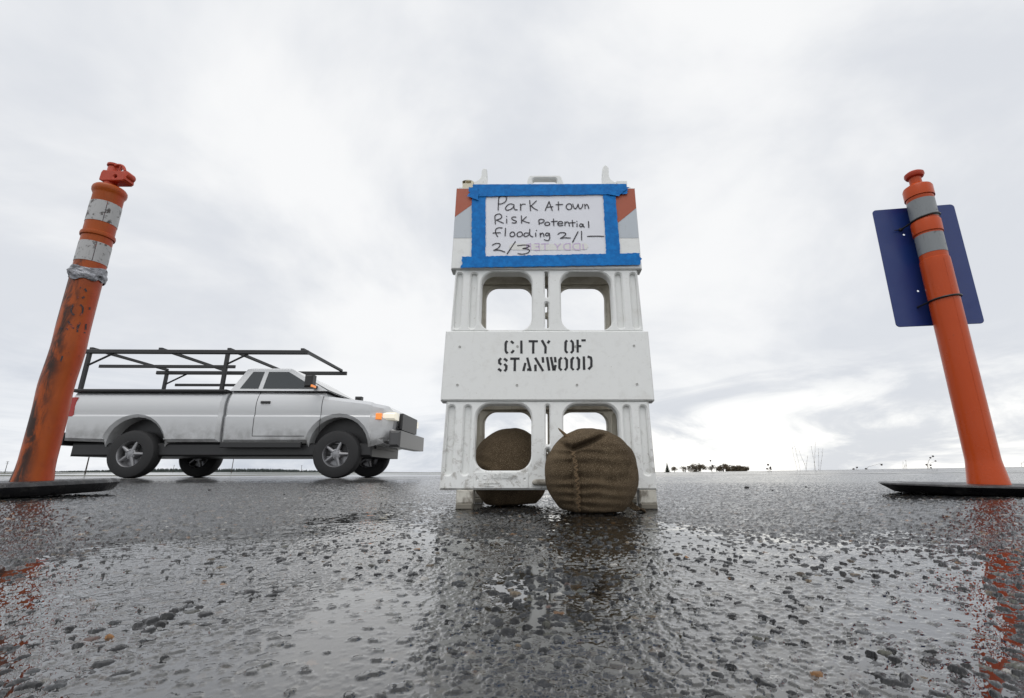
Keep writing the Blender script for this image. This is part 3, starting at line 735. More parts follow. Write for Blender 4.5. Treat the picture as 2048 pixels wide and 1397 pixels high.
# ------------------------------------------------------------------ delineator posts
def zat(x, y, Y): return float(at(x, y, Y)[2])
def cyl_hit(x, y, c, r):
    d = ray(x, y); o = _C[:2]-np.array(c); a = d[0]**2+d[1]**2; b = 2*(o[0]*d[0]+o[1]*d[1]); k = o@o-r*r
    disc = b*b-4*a*k; t = (-b-math.sqrt(max(disc, 0)))/(2*a); q = _C+d*t; return q
def plate_prism(loop, z0, z1, ch, under=0., holes=()):
    mb = MB(); loop = ccw(loop); n = len(loop)
    rings = [(offset(loop, under+.006), z0), (offset(loop, under), z0+.004), (loop, z1-ch), (offset(loop, ch*.4), z1-ch*.3), (offset(loop, ch), z1)]
    vs = [(p[0], p[1], z) for lp, z in rings for p in lp]; fs = []
    for k in range(len(rings)-1):
        for i in range(n): j = (i+1) % n; fs.append((k*n+i, k*n+j, (k+1)*n+j, (k+1)*n+i))
    fs.append(tuple(range(n-1, -1, -1))); mb.add(vs, fs)
    P, T = fill(rings[-1][0], [list(h) for h in holes]); mb.add([(p[0], p[1], z1) for p in P], T)
    for h in holes:
        m = len(h); v = [(p[0], p[1], z1) for p in h]+[(p[0], p[1], z1-.016) for p in h]
        mb.add(v, [(i, (i+1) % m, m+(i+1) % m, m+i) for i in range(m)]+[tuple(range(m, 2*m))])
    return mb
# left post --------------------------------------------------------
LY = 1.33; LX = float(at(63, 967, LY)[0]); LZ = .040
lp = empty('delineator_post', (LX, LY, LZ), 'scuffed orange delineator post with duct tape and T-shaped top', 'traffic post', 'orange delineator posts beside the barricade')
zf = lambda x, y: zat(x, y, LY)-LZ
pl = plate_prism([(-.30, -.10), (-.22, -.175), (.08, -.175), (.112, -.13), (.135, -.03), (.132, .09), (.10, .17), (-.2, .17), (-.30, .10)], 0, .036, .011, .012,
                 [[(.068, -.025), (.108, -.030), (.104, .045), (.070, .045)]])
po = pl.build('base_plate', M_RUBBER, lp, 40); po.rotation_euler = (math.radians(1.6), math.radians(-1.2), 0)
zb = .034; r0 = .0385
zr = zf(216, 385); b1t, b1b = zf(208, 412), zf(195, 451); rb = zf(186, 474); b2t, b2b = zf(179, 491), zf(167, 529); dt0 = zf(157, 560)
mb = MB(); prof = [(.0435, zb-.012), (.0435, zb), (.0425, zb+.012), (.0395, zb+.035), (r0, zb+.06)]
for t in np.linspace(zb+.08, dt0, 26): prof.append((r0, t))
prof += [(r0, rb-.016), (r0, rb-.008), (.0420, rb-.006), (.0432, rb), (.0420, rb+.006), (r0, rb+.008)]
prof += [(r0, zr-.020), (.0405, zr-.014), (.0435, zr-.008), (.0445, zr), (.0435, zr+.006), (.040, zr+.011), (.034, zr+.013), (.02, zr+.013)]
lathe(mb, prof, 64)
v = np.array(mb.v)                      # dents of a post that has been run over
dz = np.exp(-((v[:, 2]-.30)/.05)**2)*.0035*np.cos(np.arctan2(v[:, 1], v[:, 0])-.2)+np.exp(-((v[:, 2]-.42)/.04)**2)*.003*np.cos(np.arctan2(v[:, 1], v[:, 0])-3.)
rr = np.hypot(v[:, 0], v[:, 1])+1e-9; v[:, 0] *= 1-dz/rr; v[:, 1] *= 1-dz/rr; mb.v = [tuple(q) for q in v]
mb.build('tube', M_ORANGE_L, lp, 40)
for za, zc in ((b1b, b1t), (b2b, b2t)):
    mb = MB(); lathe(mb, [(r0, za), (r0+.0009, za), (r0+.0009, zc), (r0, zc)], 64, cap=False); tube(mb, [((r0+.0008)*.74, -(r0+.0008)*.673, za+.0005), ((r0+.0008)*.74, -(r0+.0008)*.673, zc-.0005)], .0008, 6, 1); mb.build('reflective_band', [M_WORNSILVER, M_FADED], lp, 40)
# duct tape
mb = MB(); n, m = 96, 14; v = []; f = []
for j in range(m):
    for i in range(n):
        a = 2*math.pi*i/n; t = j/(m-1)
        lo = -.004+.010*math.sin(2*a+.6)+.006*math.sin(5*a)-.018*math.exp(-((a-.32)/.28)**2)
        hi = .034+.004*math.sin(3*a+1)+.004*math.sin(a)
        zz = dt0+lo+(hi-lo)*t
        w = .0022+.0045*(vn(np.array(a*3.), np.array(t*5+a*2), 1.6, 4)+0)*(1 if 0 < j < m-1 else .6)+.0035*math.exp(-((t-.35)/.16)**2)
        v.append(((r0+float(w))*math.cos(a), (r0+float(w))*math.sin(a), zz))
for j in range(m-1):
    for i in range(n): k = (i+1) % n; f.append((j*n+i, j*n+k, (j+1)*n+k, (j+1)*n+i))
mb.add(v, f); mb.build('duct_tape', M_DUCT, lp, 50)
# T-shaped top
ztop = zr+.013; mb = MB()
lathe(mb, [(.0175, ztop-.002), (.0165, ztop+.010), (.0165, ztop+.074), (.015, ztop+.078), (.0200, ztop+.081), (.0200, ztop+.087), (.012, ztop+.089)], 28, (-.006, 0))
prism(mb, [(-.030, ztop+.024), (-.020, ztop+.018), (.050, ztop+.018), (.056, ztop+.024), (.054, ztop+.044), (.048, ztop+.054), (-.024, ztop+.060), (-.029, ztop+.050)], [ngon(.022, ztop+.034, .005, 18)], -.019, .019, .003, 0, .003)
mb2 = MB(); lathe(mb2, [(.013, -.016), (.015, -.012), (.015, .012), (.013, .016)], 24)
mb.merge(mb2, Matrix.Translation((.046, 0, ztop+.044)) @ Matrix.Rotation(math.pi/2, 4, 'X'))
tube(mb, catmull([(.006, -.012, ztop+.078), (.020, -.012, ztop+.081), (.034, -.012, ztop+.075), (.044, -.012, ztop+.058)], 5), .0042, 10)
tube(mb, [(.024, -.012, ztop+.050), (.026, -.012, ztop+.079)], .003, 8)
mb.build('grab_handle', M_REDOR, lp, 35)
# faded stencil letters running down the tube
LS = [[(645, 590), (612, 635), (612, 705), (652, 742)], [(735, 585), (772, 625), (768, 700), (735, 745)], [(735, 850), (700, 935), (692, 1010)], [(560, 830), (610, 900), (645, 940)],
      [(705, 880), (690, 960)], [(822, 870), (812, 960)], [(800, 990), (792, 1030)], [(510, 1080), (545, 1140), (575, 1195)], [(675, 1090), (640, 1140), (630, 1230)], [(640, 1110), (655, 1180)],
      [(805, 350), (830, 395)], [(700, 470), (712, 490)], [(765, 492), (800, 472)], [(735, 335), (748, 345)], [(876, 625), (872, 660)], [(465, 920), (470, 955)], [(540, 925), (560, 960)], [(480, 1340), (450, 1420)]]
for grp in (LS[:2], LS[2:5], LS[5:7], LS[7:10], LS[10:14], LS[14:15], LS[15:17], LS[17:]):
  mb = MB()
  for s in grp:
    tmp = MB(); ribbon(tmp, [(a/7.35, b/7.35) for a, b in s], 3.6, True, False, .12)
    vs = []
    for q in tmp.v:
        h = cyl_hit(60+q[0], 530+q[2], (LX, LY), r0); w = np.array([h[0]-LX, h[1]-LY]); w *= (r0+.0011)/np.linalg.norm(w); vs.append((w[0], w[1], h[2]-LZ))
    mb.add(vs, tmp.f)
  mb.build('lettering', M_FADED, lp, 0, False)
# right post -------------------------------------------------------
RY = 1.36; RX = float(at(1978, 972, RY)[0]); RZ = .043
rp = empty('delineator_post', (RX, RY, RZ), 'clean orange delineator post with round knob carrying the blue sign', 'traffic post', 'orange delineator posts beside the barricade')
zf = lambda x, y: zat(x, y, RY)-RZ
pl = plate_prism([(-.285, -.045), (-.23, -.165), (-.1, -.215), (.1, -.215), (.24, -.15), (.29, 0), (.24, .15), (.1, .20), (-.1, .20), (-.22, .13), (-.285, .03)], 0, .024, .004, .026)
po = pl.build('base_plate', M_RUBBER, rp, 40); po.rotation_euler = (math.radians(.8), math.radians(.8), 0)
rt = .0365; zb = .022
k0, k1, n0 = zf(1826, 341), zf(1829, 356), zf(1833, 371); c0, c1 = zf(1835.6, 377), zf(1838, 398); a0, a1 = zf(1841, 405), zf(1849, 441)
d0, d1 = zf(1853, 445), zf(1858, 469); e0, e1 = zf(1860, 473), zf(1868, 510); sh_ = zf(1872, 521)
mb = MB(); prof = [(.047, zb-.008), (.047, zb), (.0455, zb+.014), (.0425, zb+.040), (.040, zb+.060)]
for t in np.linspace(zb+.07, sh_-.006, 24): prof.append((.0392, t))
prof += [(.0385, sh_), (rt, sh_+.002), (rt, d1-.006), (rt, d1-.002), (.0395, d1), (.0400, d0-.004), (.0385, d0), (rt, d0+.001), (rt, c1-.010), (.0372, c1-.008), (.0372, c1-.001), (.0405, c1), (.0405, c0-.006), (.038, c0), (.030, c0+.004), (.022, n0), (.0170, n0+.001), (.0165, k1-.004), (.0175, k1)]
lathe(mb, prof, 64); mb.build('tube', M_ORANGE_R, rp, 30)
# mould seam
mb = MB()
for ang in (-1.72,): tube(mb, [(.0393*math.cos(ang), .0393*math.sin(ang), z) for z in np.linspace(zb+.06, sh_-.01, 12)], .0007, 6)
mb.build('mould_seam', M_ORANGE_R, rp)
mb = MB(); lathe(mb, [(.0165, k1-.004), (.024, k1-.001), (.0275, k1+.006), (.027, k1+.013), (.021, k1+.018), (.008, k1+.0185)], 40)
mb.build('knob', M_REDOR, rp)
for za, zc in ((a1, a0), (e1, e0)):
    mb = MB(); lathe(mb, [(rt, za), (rt+.0008, za), (rt+.0008, zc), (rt, zc)], 64, cap=False); mb.build('reflective_band', M_SILVER, rp, 40)
# blue sign ---------------------------------------------------------
yl, yr = RY+.062, RY+.022
cs = [at(1743, 420, yl), at(1908, 409, yr), at(1971, 645, yr), at(1796, 656, yl)]
ctr = sum(cs)/4; hx = ((cs[1]-cs[0])+(cs[2]-cs[3]))/2; W_ = float(np.linalg.norm(hx[:2])); H_ = float(((cs[0]-cs[3])[2]+(cs[1]-cs[2])[2])/2)
yaw = math.atan2(hx[1], hx[0])
sg = empty('sign_panel', (float(ctr[0]), RY+.0435, float(ctr[2])), 'dark blue rectangular sign panel seen from its back, zip tied to the post', 'sign', None, yaw)
mb = MB(); prism(mb, rrect(-W_/2, W_/2, -H_/2, H_/2, .012), [ngon(-.040, -.092, .0035, 14), ngon(-.044, .112, .0035, 14)], 0, .003, .0006, 0, .0006)
mb.build('panel', M_BLUE, sg, 30)
def ziptie(zc, tilt, r, tail):
    mb = MB(); pts = []; cl = np.array([RX, RY])-np.array([ctr[0], RY+.0435]); ca, sa = math.cos(-yaw), math.sin(-yaw)
    cxl = cl[0]*ca-cl[1]*sa; cyl = cl[0]*sa+cl[1]*ca
    for a in np.linspace(math.radians(165), math.radians(375), 40):
        pts.append((cxl+r*math.cos(a), cyl+r*math.sin(a), zc+tilt*math.cos(a)*r))
    pts = [(pts[0][0]-.012, -.002, pts[0][2]-.004)]+pts+[(pts[-1][0]+.006, -.001, pts[-1][2])]
    tube(mb, pts, .0031, 8)
    q = pts[0] if tail < 0 else pts[-1]
    box(mb, q[0]-.006, q[0]+.004, q[1]-.006, q[1]+.001, q[2]-.0045, q[2]+.0045, 0, .001)
    tube(mb, [q, (q[0]+tail*.012, q[1]-.005, q[2]-.003), (q[0]+tail*.026, q[1]-.010, q[2]-.006)], [.0022, .0018, .001], 6)
    return mb.build('zip_tie', M_TIE, sg)
ziptie(zat(1846, 427, RY-.037)-float(ctr[2]), .16, rt+.0026, -1)
ziptie(zat(1886, 590, RY-.040)-float(ctr[2]), .10, .0392+.0024, 1)

# ------------------------------------------------------------------ pickup truck at rest on the highway
M_TPAINT = mat('white_truck_paint', (.60, .61, .62), .22, 0, .5, .6, .03)
_b = NB(M_TPAINT); _c = _b.coord(); _sp = _b.N.new('ShaderNodeSeparateXYZ'); _b.L.new(_c, _sp.inputs[0])
_dirt = _b.math('MULTIPLY', _b.ramp(_b.noise(_c, 3.5, 6, .65), .3, .75), _b.ramp(_sp.outputs[2], 1.05, .55))
_b.color(_b.mix(_b.math('MULTIPLY', _dirt, .8), (.60, .61, .62), (.16, .155, .145)))
M_TGLASS = mat('dark_truck_glass', (.02, .026, .03), .06, 0, .6); M_TBLACK = mat('black_trim', (.018, .018, .019), .45)
M_TYRE = mat('tyre_rubber', (.02, .02, .021), .75); M_RIM = mat('grey_rim', (.26, .26, .27), .35, .6)
M_TBUMP = mat('grey_bumper', (.07, .07, .072), .35)
def lamp_mat(n, c, e):
    m = mat(n, c, .15); p = m.node_tree.nodes['Principled BSDF']; p.inputs['Emission Color'].default_value = (*c, 1); p.inputs['Emission Strength'].default_value = e; return m
M_HEAD = lamp_mat('headlight', (1., .94, .78), .25); M_AMBER = lamp_mat('amber_light', (1., .30, .05), .35); M_RED = mat('red_lens', (.35, .02, .015), .2)
TX, TY = -8.15, 8.0
tr = empty('pickup_truck', (TX, TY, float(G(-5, 8))), 'white pickup truck with black ladder rack driving on the highway', 'pickup truck', None, math.radians(1.0))
W2 = .98                                # half width
def arch(cx, r, z0): return [(cx+r*math.cos(a), z0+r*math.sin(a)) for a in np.linspace(math.pi, 0, 15)]
RW, FW, WR, ZW = 1.25, 4.72, .40, .40
def side(loop, y0, y1, b, m, name, par=tr, holes=()):
    mb = MB(); prism(mb, loop, list(holes), y0, y1, b, 0, b); o = mb.build(name, m, par, 0)
    if m is not M_TPAINT: return o
    me = o.data; bm = bmesh.new(); bm.from_mesh(me)         # roll the sheet metal: crowned sides, shoulder crease, tapered nose
    cuts = [((0, 0, z), (0, 0, 1)) for z in (.66, .74, .84, .94, 1.03, 1.06, 1.12, 1.20, 1.28, 1.34, 1.38, 1.42, 1.45)]+[((x, 0, 0), (1, 0, 0)) for x in (4.9, 5.1, 5.25, 5.38, 5.48, 5.56, 5.62)]
    for co, no in cuts: bmesh.ops.bisect_plane(bm, geom=bm.verts[:]+bm.edges[:]+bm.faces[:], plane_co=co, plane_no=no)
    for v in bm.verts:
        z = v.co.z; k = .5*(1-abs(1-abs(v.co.y-W2)/W2)*0)
        sh_in = float(np.interp(z, [.55, .66, .84, 1.03, 1.06, 1.12, 1.20, 1.28, 1.36, 1.42, 1.50], [.050, .030, .010, .0, .016, .010, .004, .008, .030, .060, .115]))
        nose = float(np.interp(v.co.x, [4.9, 5.25, 5.48, 5.62, 5.75], [0, .015, .055, .12, .20]))
        f = (v.co.y-W2)/W2; v.co.y = W2+f*(W2-sh_in-nose)
        if v.co.x > 5.3 and z > .6: v.co.x -= .10*f*f
    bm.to_mesh(me); bm.free(); me.polygons.foreach_set('use_smooth', [True]*len(me.polygons)); me.set_sharp_from_angle(angle=math.radians(28)); me.update(); return o
bed = [(.05, .62)]+arch(RW, .50, .50)[0:0]+[(RW-.53, .60)]+arch(RW, .50, .52)+[(RW+.53, .60), (2.68, .60), (2.68, 1.46), (.02, 1.46)]
side(bed, 0, 2*W2, .05, M_TPAINT, 'cargo_bed')
side([(-.01, 1.462), (2.69, 1.462), (2.69, 1.51), (-.01, 1.51)], .0, 2*W2, .015, M_TBLACK, 'bed_rail')
cabf = [(2.72, .58), (FW-.56, .58)]+arch(FW, .51, .52)+[(5.45, .58), (5.66, .66), (5.70, .95), (5.68, 1.16), (5.60, 1.24), (5.2, 1.31), (4.45, 1.40), (4.38, 1.47), (2.72, 1.50)]
side(cabf, 0, 2*W2, .06, M_TPAINT, 'body')
mb = MB(); gb, gt = 1.49, 1.94
bot = [(2.74, .05), (4.46, .05), (4.46, 1.91), (2.74, 1.91)]; top = [(2.90, .20), (3.72, .20), (3.72, 1.76), (2.90, 1.76)]
v = [(x, y, gb) for x, y in bot]+[(x, y, gt-.03) for x, y in top]+[(x+(.06 if x < 3.3 else -.06), y+(.05 if y < 1 else -.05), gt) for x, y in top]
mb.add(v, [(0, 1, 5, 4), (1, 2, 6, 5), (2, 3, 7, 6), (3, 0, 4, 7), (4, 5, 9, 8), (5, 6, 10, 9), (6, 7, 11, 10), (7, 4, 8, 11), (8, 9, 10, 11)])
cab = mb.build('cab', M_TPAINT, tr, 20)
def pane(q, n, name, off=.006, par=cab):   # glass laid on a cab face given by four corners
    c = [Vector(p) for p in q]; nrm = Vector(n).normalized()*off
    mb = MB(); mb.add([p+nrm for p in c]+[p-nrm*3 for p in c], [(0, 1, 2, 3), (0, 1, 5, 4), (1, 2, 6, 5), (2, 3, 7, 6), (3, 0, 4, 7)]); return mb.build(name, M_TGLASS, par, 0)
def sidept(x, t, far=False):
    y = .05+(.15)*t; return (x, (1.96-y) if far else y, gb+(gt-.03-gb)*t)
for far in (False, True):
    n = (0, 1 if far else -1, .33)
    pane([sidept(2.90, .10, far), sidept(3.22, .10, far), sidept(3.22, .88, far), sidept(3.02, .88, far)], n, 'window')
    pane([sidept(3.30, .10, far), sidept(4.24, .10, far), sidept(3.66, .88, far), sidept(3.30, .88, far)], n, 'window')
pane([(4.425, .14, gb+.03), (4.425, 1.82, gb+.03), (3.77, 1.70, gt-.07), (3.77, .26, gt-.07)], (.5, 0, .8), 'windshield')
pane([(2.755, .2, gb+.06), (2.755, 1.76, gb+.06), (2.88, 1.66, gt-.08), (2.88, .30, gt-.08)], (-.95, 0, .3), 'window')
for x0, x1 in ((3.26, 4.40),):          # door seam and handle
    mb = MB(); 
    for p0, p1 in (((x0, .70), (x0, 1.47)), ((x1, .72), (x1, 1.40)), ((x0, .70), (x1-.25, .70))): tube(mb, [(p0[0]+(p1[0]-p0[0])*t_, float(np.interp(p0[1]+(p1[1]-p0[1])*t_, [.66, .84, 1.03, 1.06, 1.12, 1.20, 1.28, 1.36, 1.42, 1.50], [.030, .010, .0, .016, .010, .004, .008, .030, .060, .115]))+.001, p0[1]+(p1[1]-p0[1])*t_) for t_ in np.linspace(0, 1, 24)], .006, 6)
    mb.build('door_gap', M_TBLACK, tr)
    mb = MB(); box(mb, x0+.08, x0+.24, -.02, .03, 1.26, 1.30, 0, .006); mb.build('door_handle', M_TBLACK, tr)
mb = MB(); box(mb, .15, 5.3, .12, 1.84, .36, .585, 0, .03); [box(mb, c_-.60, c_+.60, .30, 1.66, .50, 1.02) for c_ in (RW, FW)]; mb.build('chassis', M_TBLACK, tr)
mb = MB(); box(mb, 2.75, FW-.6, -.005, .05, .50, .60, 0, .01); mb.build('sill', M_TBLACK, tr)
mb = MB(); box(mb, 5.60, 5.80, .02, 1.94, .52, .80, 0, .04); mb.build('front_bumper', M_TBUMP, tr)
mb = MB(); box(mb, -.18, .03, .05, 1.91, .55, .76, 0, .03); mb.build('rear_bumper', M_TBLACK, tr)
mb = MB(); box(mb, 5.66, 5.72, .40, 1.56, .84, 1.14, 0, .02); mb.build('grille', M_TBLACK, tr)
for y0, y1 in ((-.008, .34), (1.62, 1.968)):
    mb = MB(); box(mb, 5.42, 5.68, y0+(.10 if y0 < 0 else 0), y1-(0 if y0 < 0 else .10), .99, 1.12, 0, .03); h = mb.build('headlight', M_HEAD, tr)
    mb = MB(); box(mb, 5.34, 5.44, y0+.045 if y0 < 0 else y0+.25, y0+.10 if y0 < 0 else y1-.045, .99, 1.10, 0, .01); mb.build('turn_signal', M_AMBER, tr)
    mb = MB(); box(mb, -.012, .16, y0+.004, y0+.12 if y0 < 0 else y1-.004, 1.02, 1.36, 0, .01); mb.build('tail_light', M_RED, tr)
for s in (-1, 1):
    mb = MB(); yy = -.0 if s < 0 else 1.96
    box(mb, 4.18, 4.32, *sorted((yy+s*.30, yy+s*.12)), 1.50, 1.72, 0, .03); box(mb, 4.20, 4.26, *sorted((yy+s*.13, yy-s*.08)), 1.53, 1.58, 0, .005)
    mr = mb.build('mirror', M_TBLACK, tr)
    mb = MB(); box(mb, 4.30, 4.328, *sorted((yy+s*.29, yy+s*.14)), 1.505, 1.545, 0, .004); mb.build('turn_signal', M_AMBER, mr)
def wheel(x, y):
    mb = MB(); lathe(mb, [(.22, -.12), (.34, -.125), (.385, -.105), (.40, -.07), (.40, .07), (.385, .105), (.34, .125), (.22, .12)], 48, cap=False)
    T_ = Matrix.Translation((x, y, ZW)) @ Matrix.Rotation(math.pi/2, 4, 'X')
    t = MB().merge(mb, T_).build('tyre', M_TYRE, None, 40)
    mb = MB(); lathe(mb, [(.232, .118), (.222, .120), (.208, .105), (.195, .0), (.09, .0), (.085, .10), (.03, .112), (.0005, .113)], 40, cap=False); lathe(mb, [(.225, -.115), (.20, -.06), (.05, -.05), (.0005, -.05)], 40, cap=False)
    for k in range(5):
        a = k*2*math.pi/5; tube(mb, [(.055*math.cos(a+.6), .055*math.sin(a+.6), .09), (.055*math.cos(a+.6), .055*math.sin(a+.6), .118)], .010, 6)
        tube(mb, [(.06*math.cos(a), .06*math.sin(a), .080), (.205*math.cos(a), .205*math.sin(a), .075)], [.036, .026], 10)
    r = MB().merge(mb, T_).build('rim', M_RIM, None, 40)
    w = bpy.data.objects.new('wheel', None); COL.objects.link(w); w.parent = tr; t.parent = w; r.parent = w
for x in (RW, FW):
    wheel(x, .14); wheel(x, 1.82)
# ladder rack
mb = MB()
for y in (.06, 1.90):
    box(mb, -.10, 4.02, y-.035, y+.035, 2.16, 2.235, 0, .01)
    box(mb, .35, 2.75, y-.02, y+.02, 1.90, 1.955, 0, .006)
    for x in (.12, 2.58): box(mb, x-.03, x+.03, y-.028, y+.028, 1.51, 2.162, 0, .006)
    tube(mb, [(.15, y, 1.95), (.55, y, 2.17)], .018, 8); tube(mb, [(2.55, y, 1.95), (2.95, y, 2.17)], .018, 8)
for x in (.12, 1.35, 2.58, 3.9): box(mb, x-.03, x+.03, .06, 1.90, 2.237, 2.28, 0, .006)
mb.build('ladder_rack', M_TBLACK, tr, 30)

# ------------------------------------------------------------------ far background
M_BARK = mat('bark', (.045, .035, .028), .9); M_NEEDLE = mat('dark_needles', (.035, .045, .030), .85); M_TWIG = mat('brown_twigs', (.075, .058, .038), .9)
M_FARWOOD = mat('far_conifers', (.030, .040, .036), .9)
_b = NB(M_TWIG); _c = _b.coord(); _b.color(_b.mix(_b.ramp(_b.noise(_c, 1.2, 4, .6), .35, .65), (.17, .13, .085), (.085, .07, .045)))
# wooded ridge along the left horizon
def ridge():
    D = 1900.; n = 240; mb = MB(); v = []; f = []
    xs = np.linspace(-2150, -640, n)
    def top(x):
        px = CX+x/D*FPX/math.cos(PITCH)*1.0
        base = np.interp(px, [60, 190, 300, 420, 520, 610, 700, 760], [.5, 3.2, 8.0, 8.5, 7.5, 4., 1.2, .2])
        return float(base)
    for x in xs:
        v += [(x, D-60, -.42), (x, D, top(x)*.8+1.2*float(vn(np.array(x), np.array(1.), .01, 2))), (x, D+300, top(x)*.5), (x, D+500, -.42)]
    for i in range(n-1):
        for k in range(3): a = i*4+k; f.append((a, a+1, a+5, a+4))
    mb.add(v, f); tag(mb.build('hills', M_FARWOOD, None, 60), kind='structure')
    mb = MB()
    for i in range(2600):
        x = random.uniform(-2150, -660); y = D+random.uniform(-55, 40); t = top(x)
        hh = random.uniform(5.5, 11.0)*min(1., .25+t/8); r = random.uniform(1.6, 2.8); z0 = max(-.4, t*.8*max(0, min(1, (y-D+60)/60)))-1
        m = 5; a0 = random.random()*6; vs = [(x+r*math.cos(a0+q*2*math.pi/m), y+r*math.sin(a0+q*2*math.pi/m), z0+hh*.1) for q in range(m)]+[(x, y, z0+hh)]
        mb.add(vs, [(q, (q+1) % m, m) for q in range(m)])
    tag(mb.build('far_wood', M_FARWOOD, None, 0, False), 'dark conifer wood along the left horizon under the truck', 'woodland', None, 'stuff')
ridge()
# trees on the right horizon
def crown_leaves(mb, pts, s):
    for p in pts:
        a = np.random.default_rng(abs(hash(tuple(np.round(p, 3)))) % 2**32).normal(size=(2, 3)); a /= np.linalg.norm(a, axis=1)[:, None]
        u = a[0]*s*random.uniform(.6, 1.3); w = a[1]*s*random.uniform(.5, 1.1); p = np.array(p)
        mb.add([p-u, p-w*.6, p+u, p+w*.6], [(0, 1, 2, 3)])
def small_tree(px, Y, hpx, wpx, kind, label, name='tree'):
    b = at(px, 944, Y); sc = Y/math.cos(PITCH)/FPX; h = hpx*sc; w = wpx*sc
    t = empty(name, (float(b[0]), Y, -.42), label, 'tree', 'trees on the right horizon'); h += .5
    mb = MB(); tube(mb, [(0, 0, 0), (0, 0, h*.5), (w*.02, 0, h*.85)], [w*.035+.05, w*.025+.04, .03], 7)
    if kind != 'conifer':
        for k in range(9):
            a = random.uniform(0, 6.28); z = h*random.uniform(.15, .5); rr = w*random.uniform(.25, .48)
            tube(mb, [(0, 0, z), (rr*.5*math.cos(a), rr*.5*math.sin(a), z+h*.2), (rr*math.cos(a), rr*math.sin(a), z+h*random.uniform(.25, .5))], [.06, .04, .015], 5)
    mb.build('trunk', M_BARK, t)
    mb = MB(); pts = []
    if kind == 'conifer':
        for i in range(1500):
            z = random.random()**1.3; rr = (1-z)*w*.5*(.75+.25*math.sin(z*40))*random.random()**.5; a = random.uniform(0, 6.28)
            pts.append((rr*math.cos(a), rr*math.sin(a), h*(.06+.94*z)))
        crown_leaves(mb, pts, .24)
    else:
        lobes = [(random.uniform(-.36, .36)*w, random.uniform(-.3, .3)*w, h*random.uniform(.18 if kind == 'dense' else .35, .76), h*random.uniform(.16, .30)) for _ in range(16 if kind == 'dense' else 7)]
        for i in range(2600 if kind == 'dense' else 620):
            L_ = random.choice(lobes); g = np.random.default_rng(i*7+int(px)).normal(size=3); g /= np.linalg.norm(g); rr = L_[3]*random.random()**.4
            pts.append((L_[0]+g[0]*rr*1.25, L_[1]+g[1]*rr, max(.1, L_[2]+g[2]*rr)))
        crown_leaves(mb, pts, .30 if kind == 'dense' else .22)
    mb.build('crown', M_NEEDLE if kind == 'conifer' else M_TWIG, t, 0, False)
for a in ((1335, 240, 15.5, 13, 'conifer', 'pointed dark conifer nearest the barricade on the right horizon', 'conifer_tree'),
          (1349, 236, 13, 12, 'loose', 'thin bare tree just right of the pointed conifer'),
          (1371, 238, 12, 17, 'loose', 'low loose shrubby tree left of the wide rounded bush', 'bush'),
          (1393, 240, 16, 36, 'dense', 'rounded brown bush midway between conifer and long thicket', 'bush'),
          (1424, 244, 14, 10, 'loose', 'sparse spindly tree beside the left end of the long thicket'),
          (1447, 240, 16.5, 32, 'dense', 'tallest brown bush at the left end of the long thicket', 'bush'),
          (1468, 242, 13.5, 36, 'dense', 'low dense brown bush in the middle of the long thicket', 'bush'),
          (1487, 240, 11, 30, 'dense', 'lowest brown bush at the right end of the long thicket', 'bush')):
    small_tree(*a)
# utility poles
M_POLE = mat('weathered_pole_wood', (.055, .045, .038), .9)
def pole(px, Y, H, label, arms=1, r=.14):
    b = at(px, 944, Y); t = empty('utility_pole', (float(b[0]), Y, -.42), label, 'utility pole', 'utility poles along the left horizon')
    mb = MB(); tube(mb, [(0, 0, 0), (0, 0, H)], [r*1.15, r*.8], 10); mb.build('pole', M_POLE, t)
    for k in range(arms):
        z = H-.5-1.1*k; mb = MB(); box(mb, -1.3, 1.3, -.06-r, .06-r, z-.07, z+.07); 
        for q in (-1.1, -.5, .5, 1.1): tube(mb, [(q, -r, z+.07), (q, -r, z+.28)], .05, 6)
        mb.build('crossarm', M_POLE, t)
pole(171, 150, 8.9, 'nearest tall utility pole leaving the ground beside the left orange post', 2, .17)
pole(463, 300, 10.6, 'utility pole rising under the middle of the truck', 1, .2)
pole(346, 620, 9.4, 'short distant utility pole with crossarm below the rear wheel of the truck', 1, .26)
pole(602, 640, 9.4, 'distant utility pole under the front half of the truck', 1, .26)
pole(685, 1000, 8.6, 'tiny farthest utility pole under the nose of the truck', 1, .3)
pole(10, 380, 9.0, 'small utility pole at the left edge of the view behind the orange post', 2, .2)

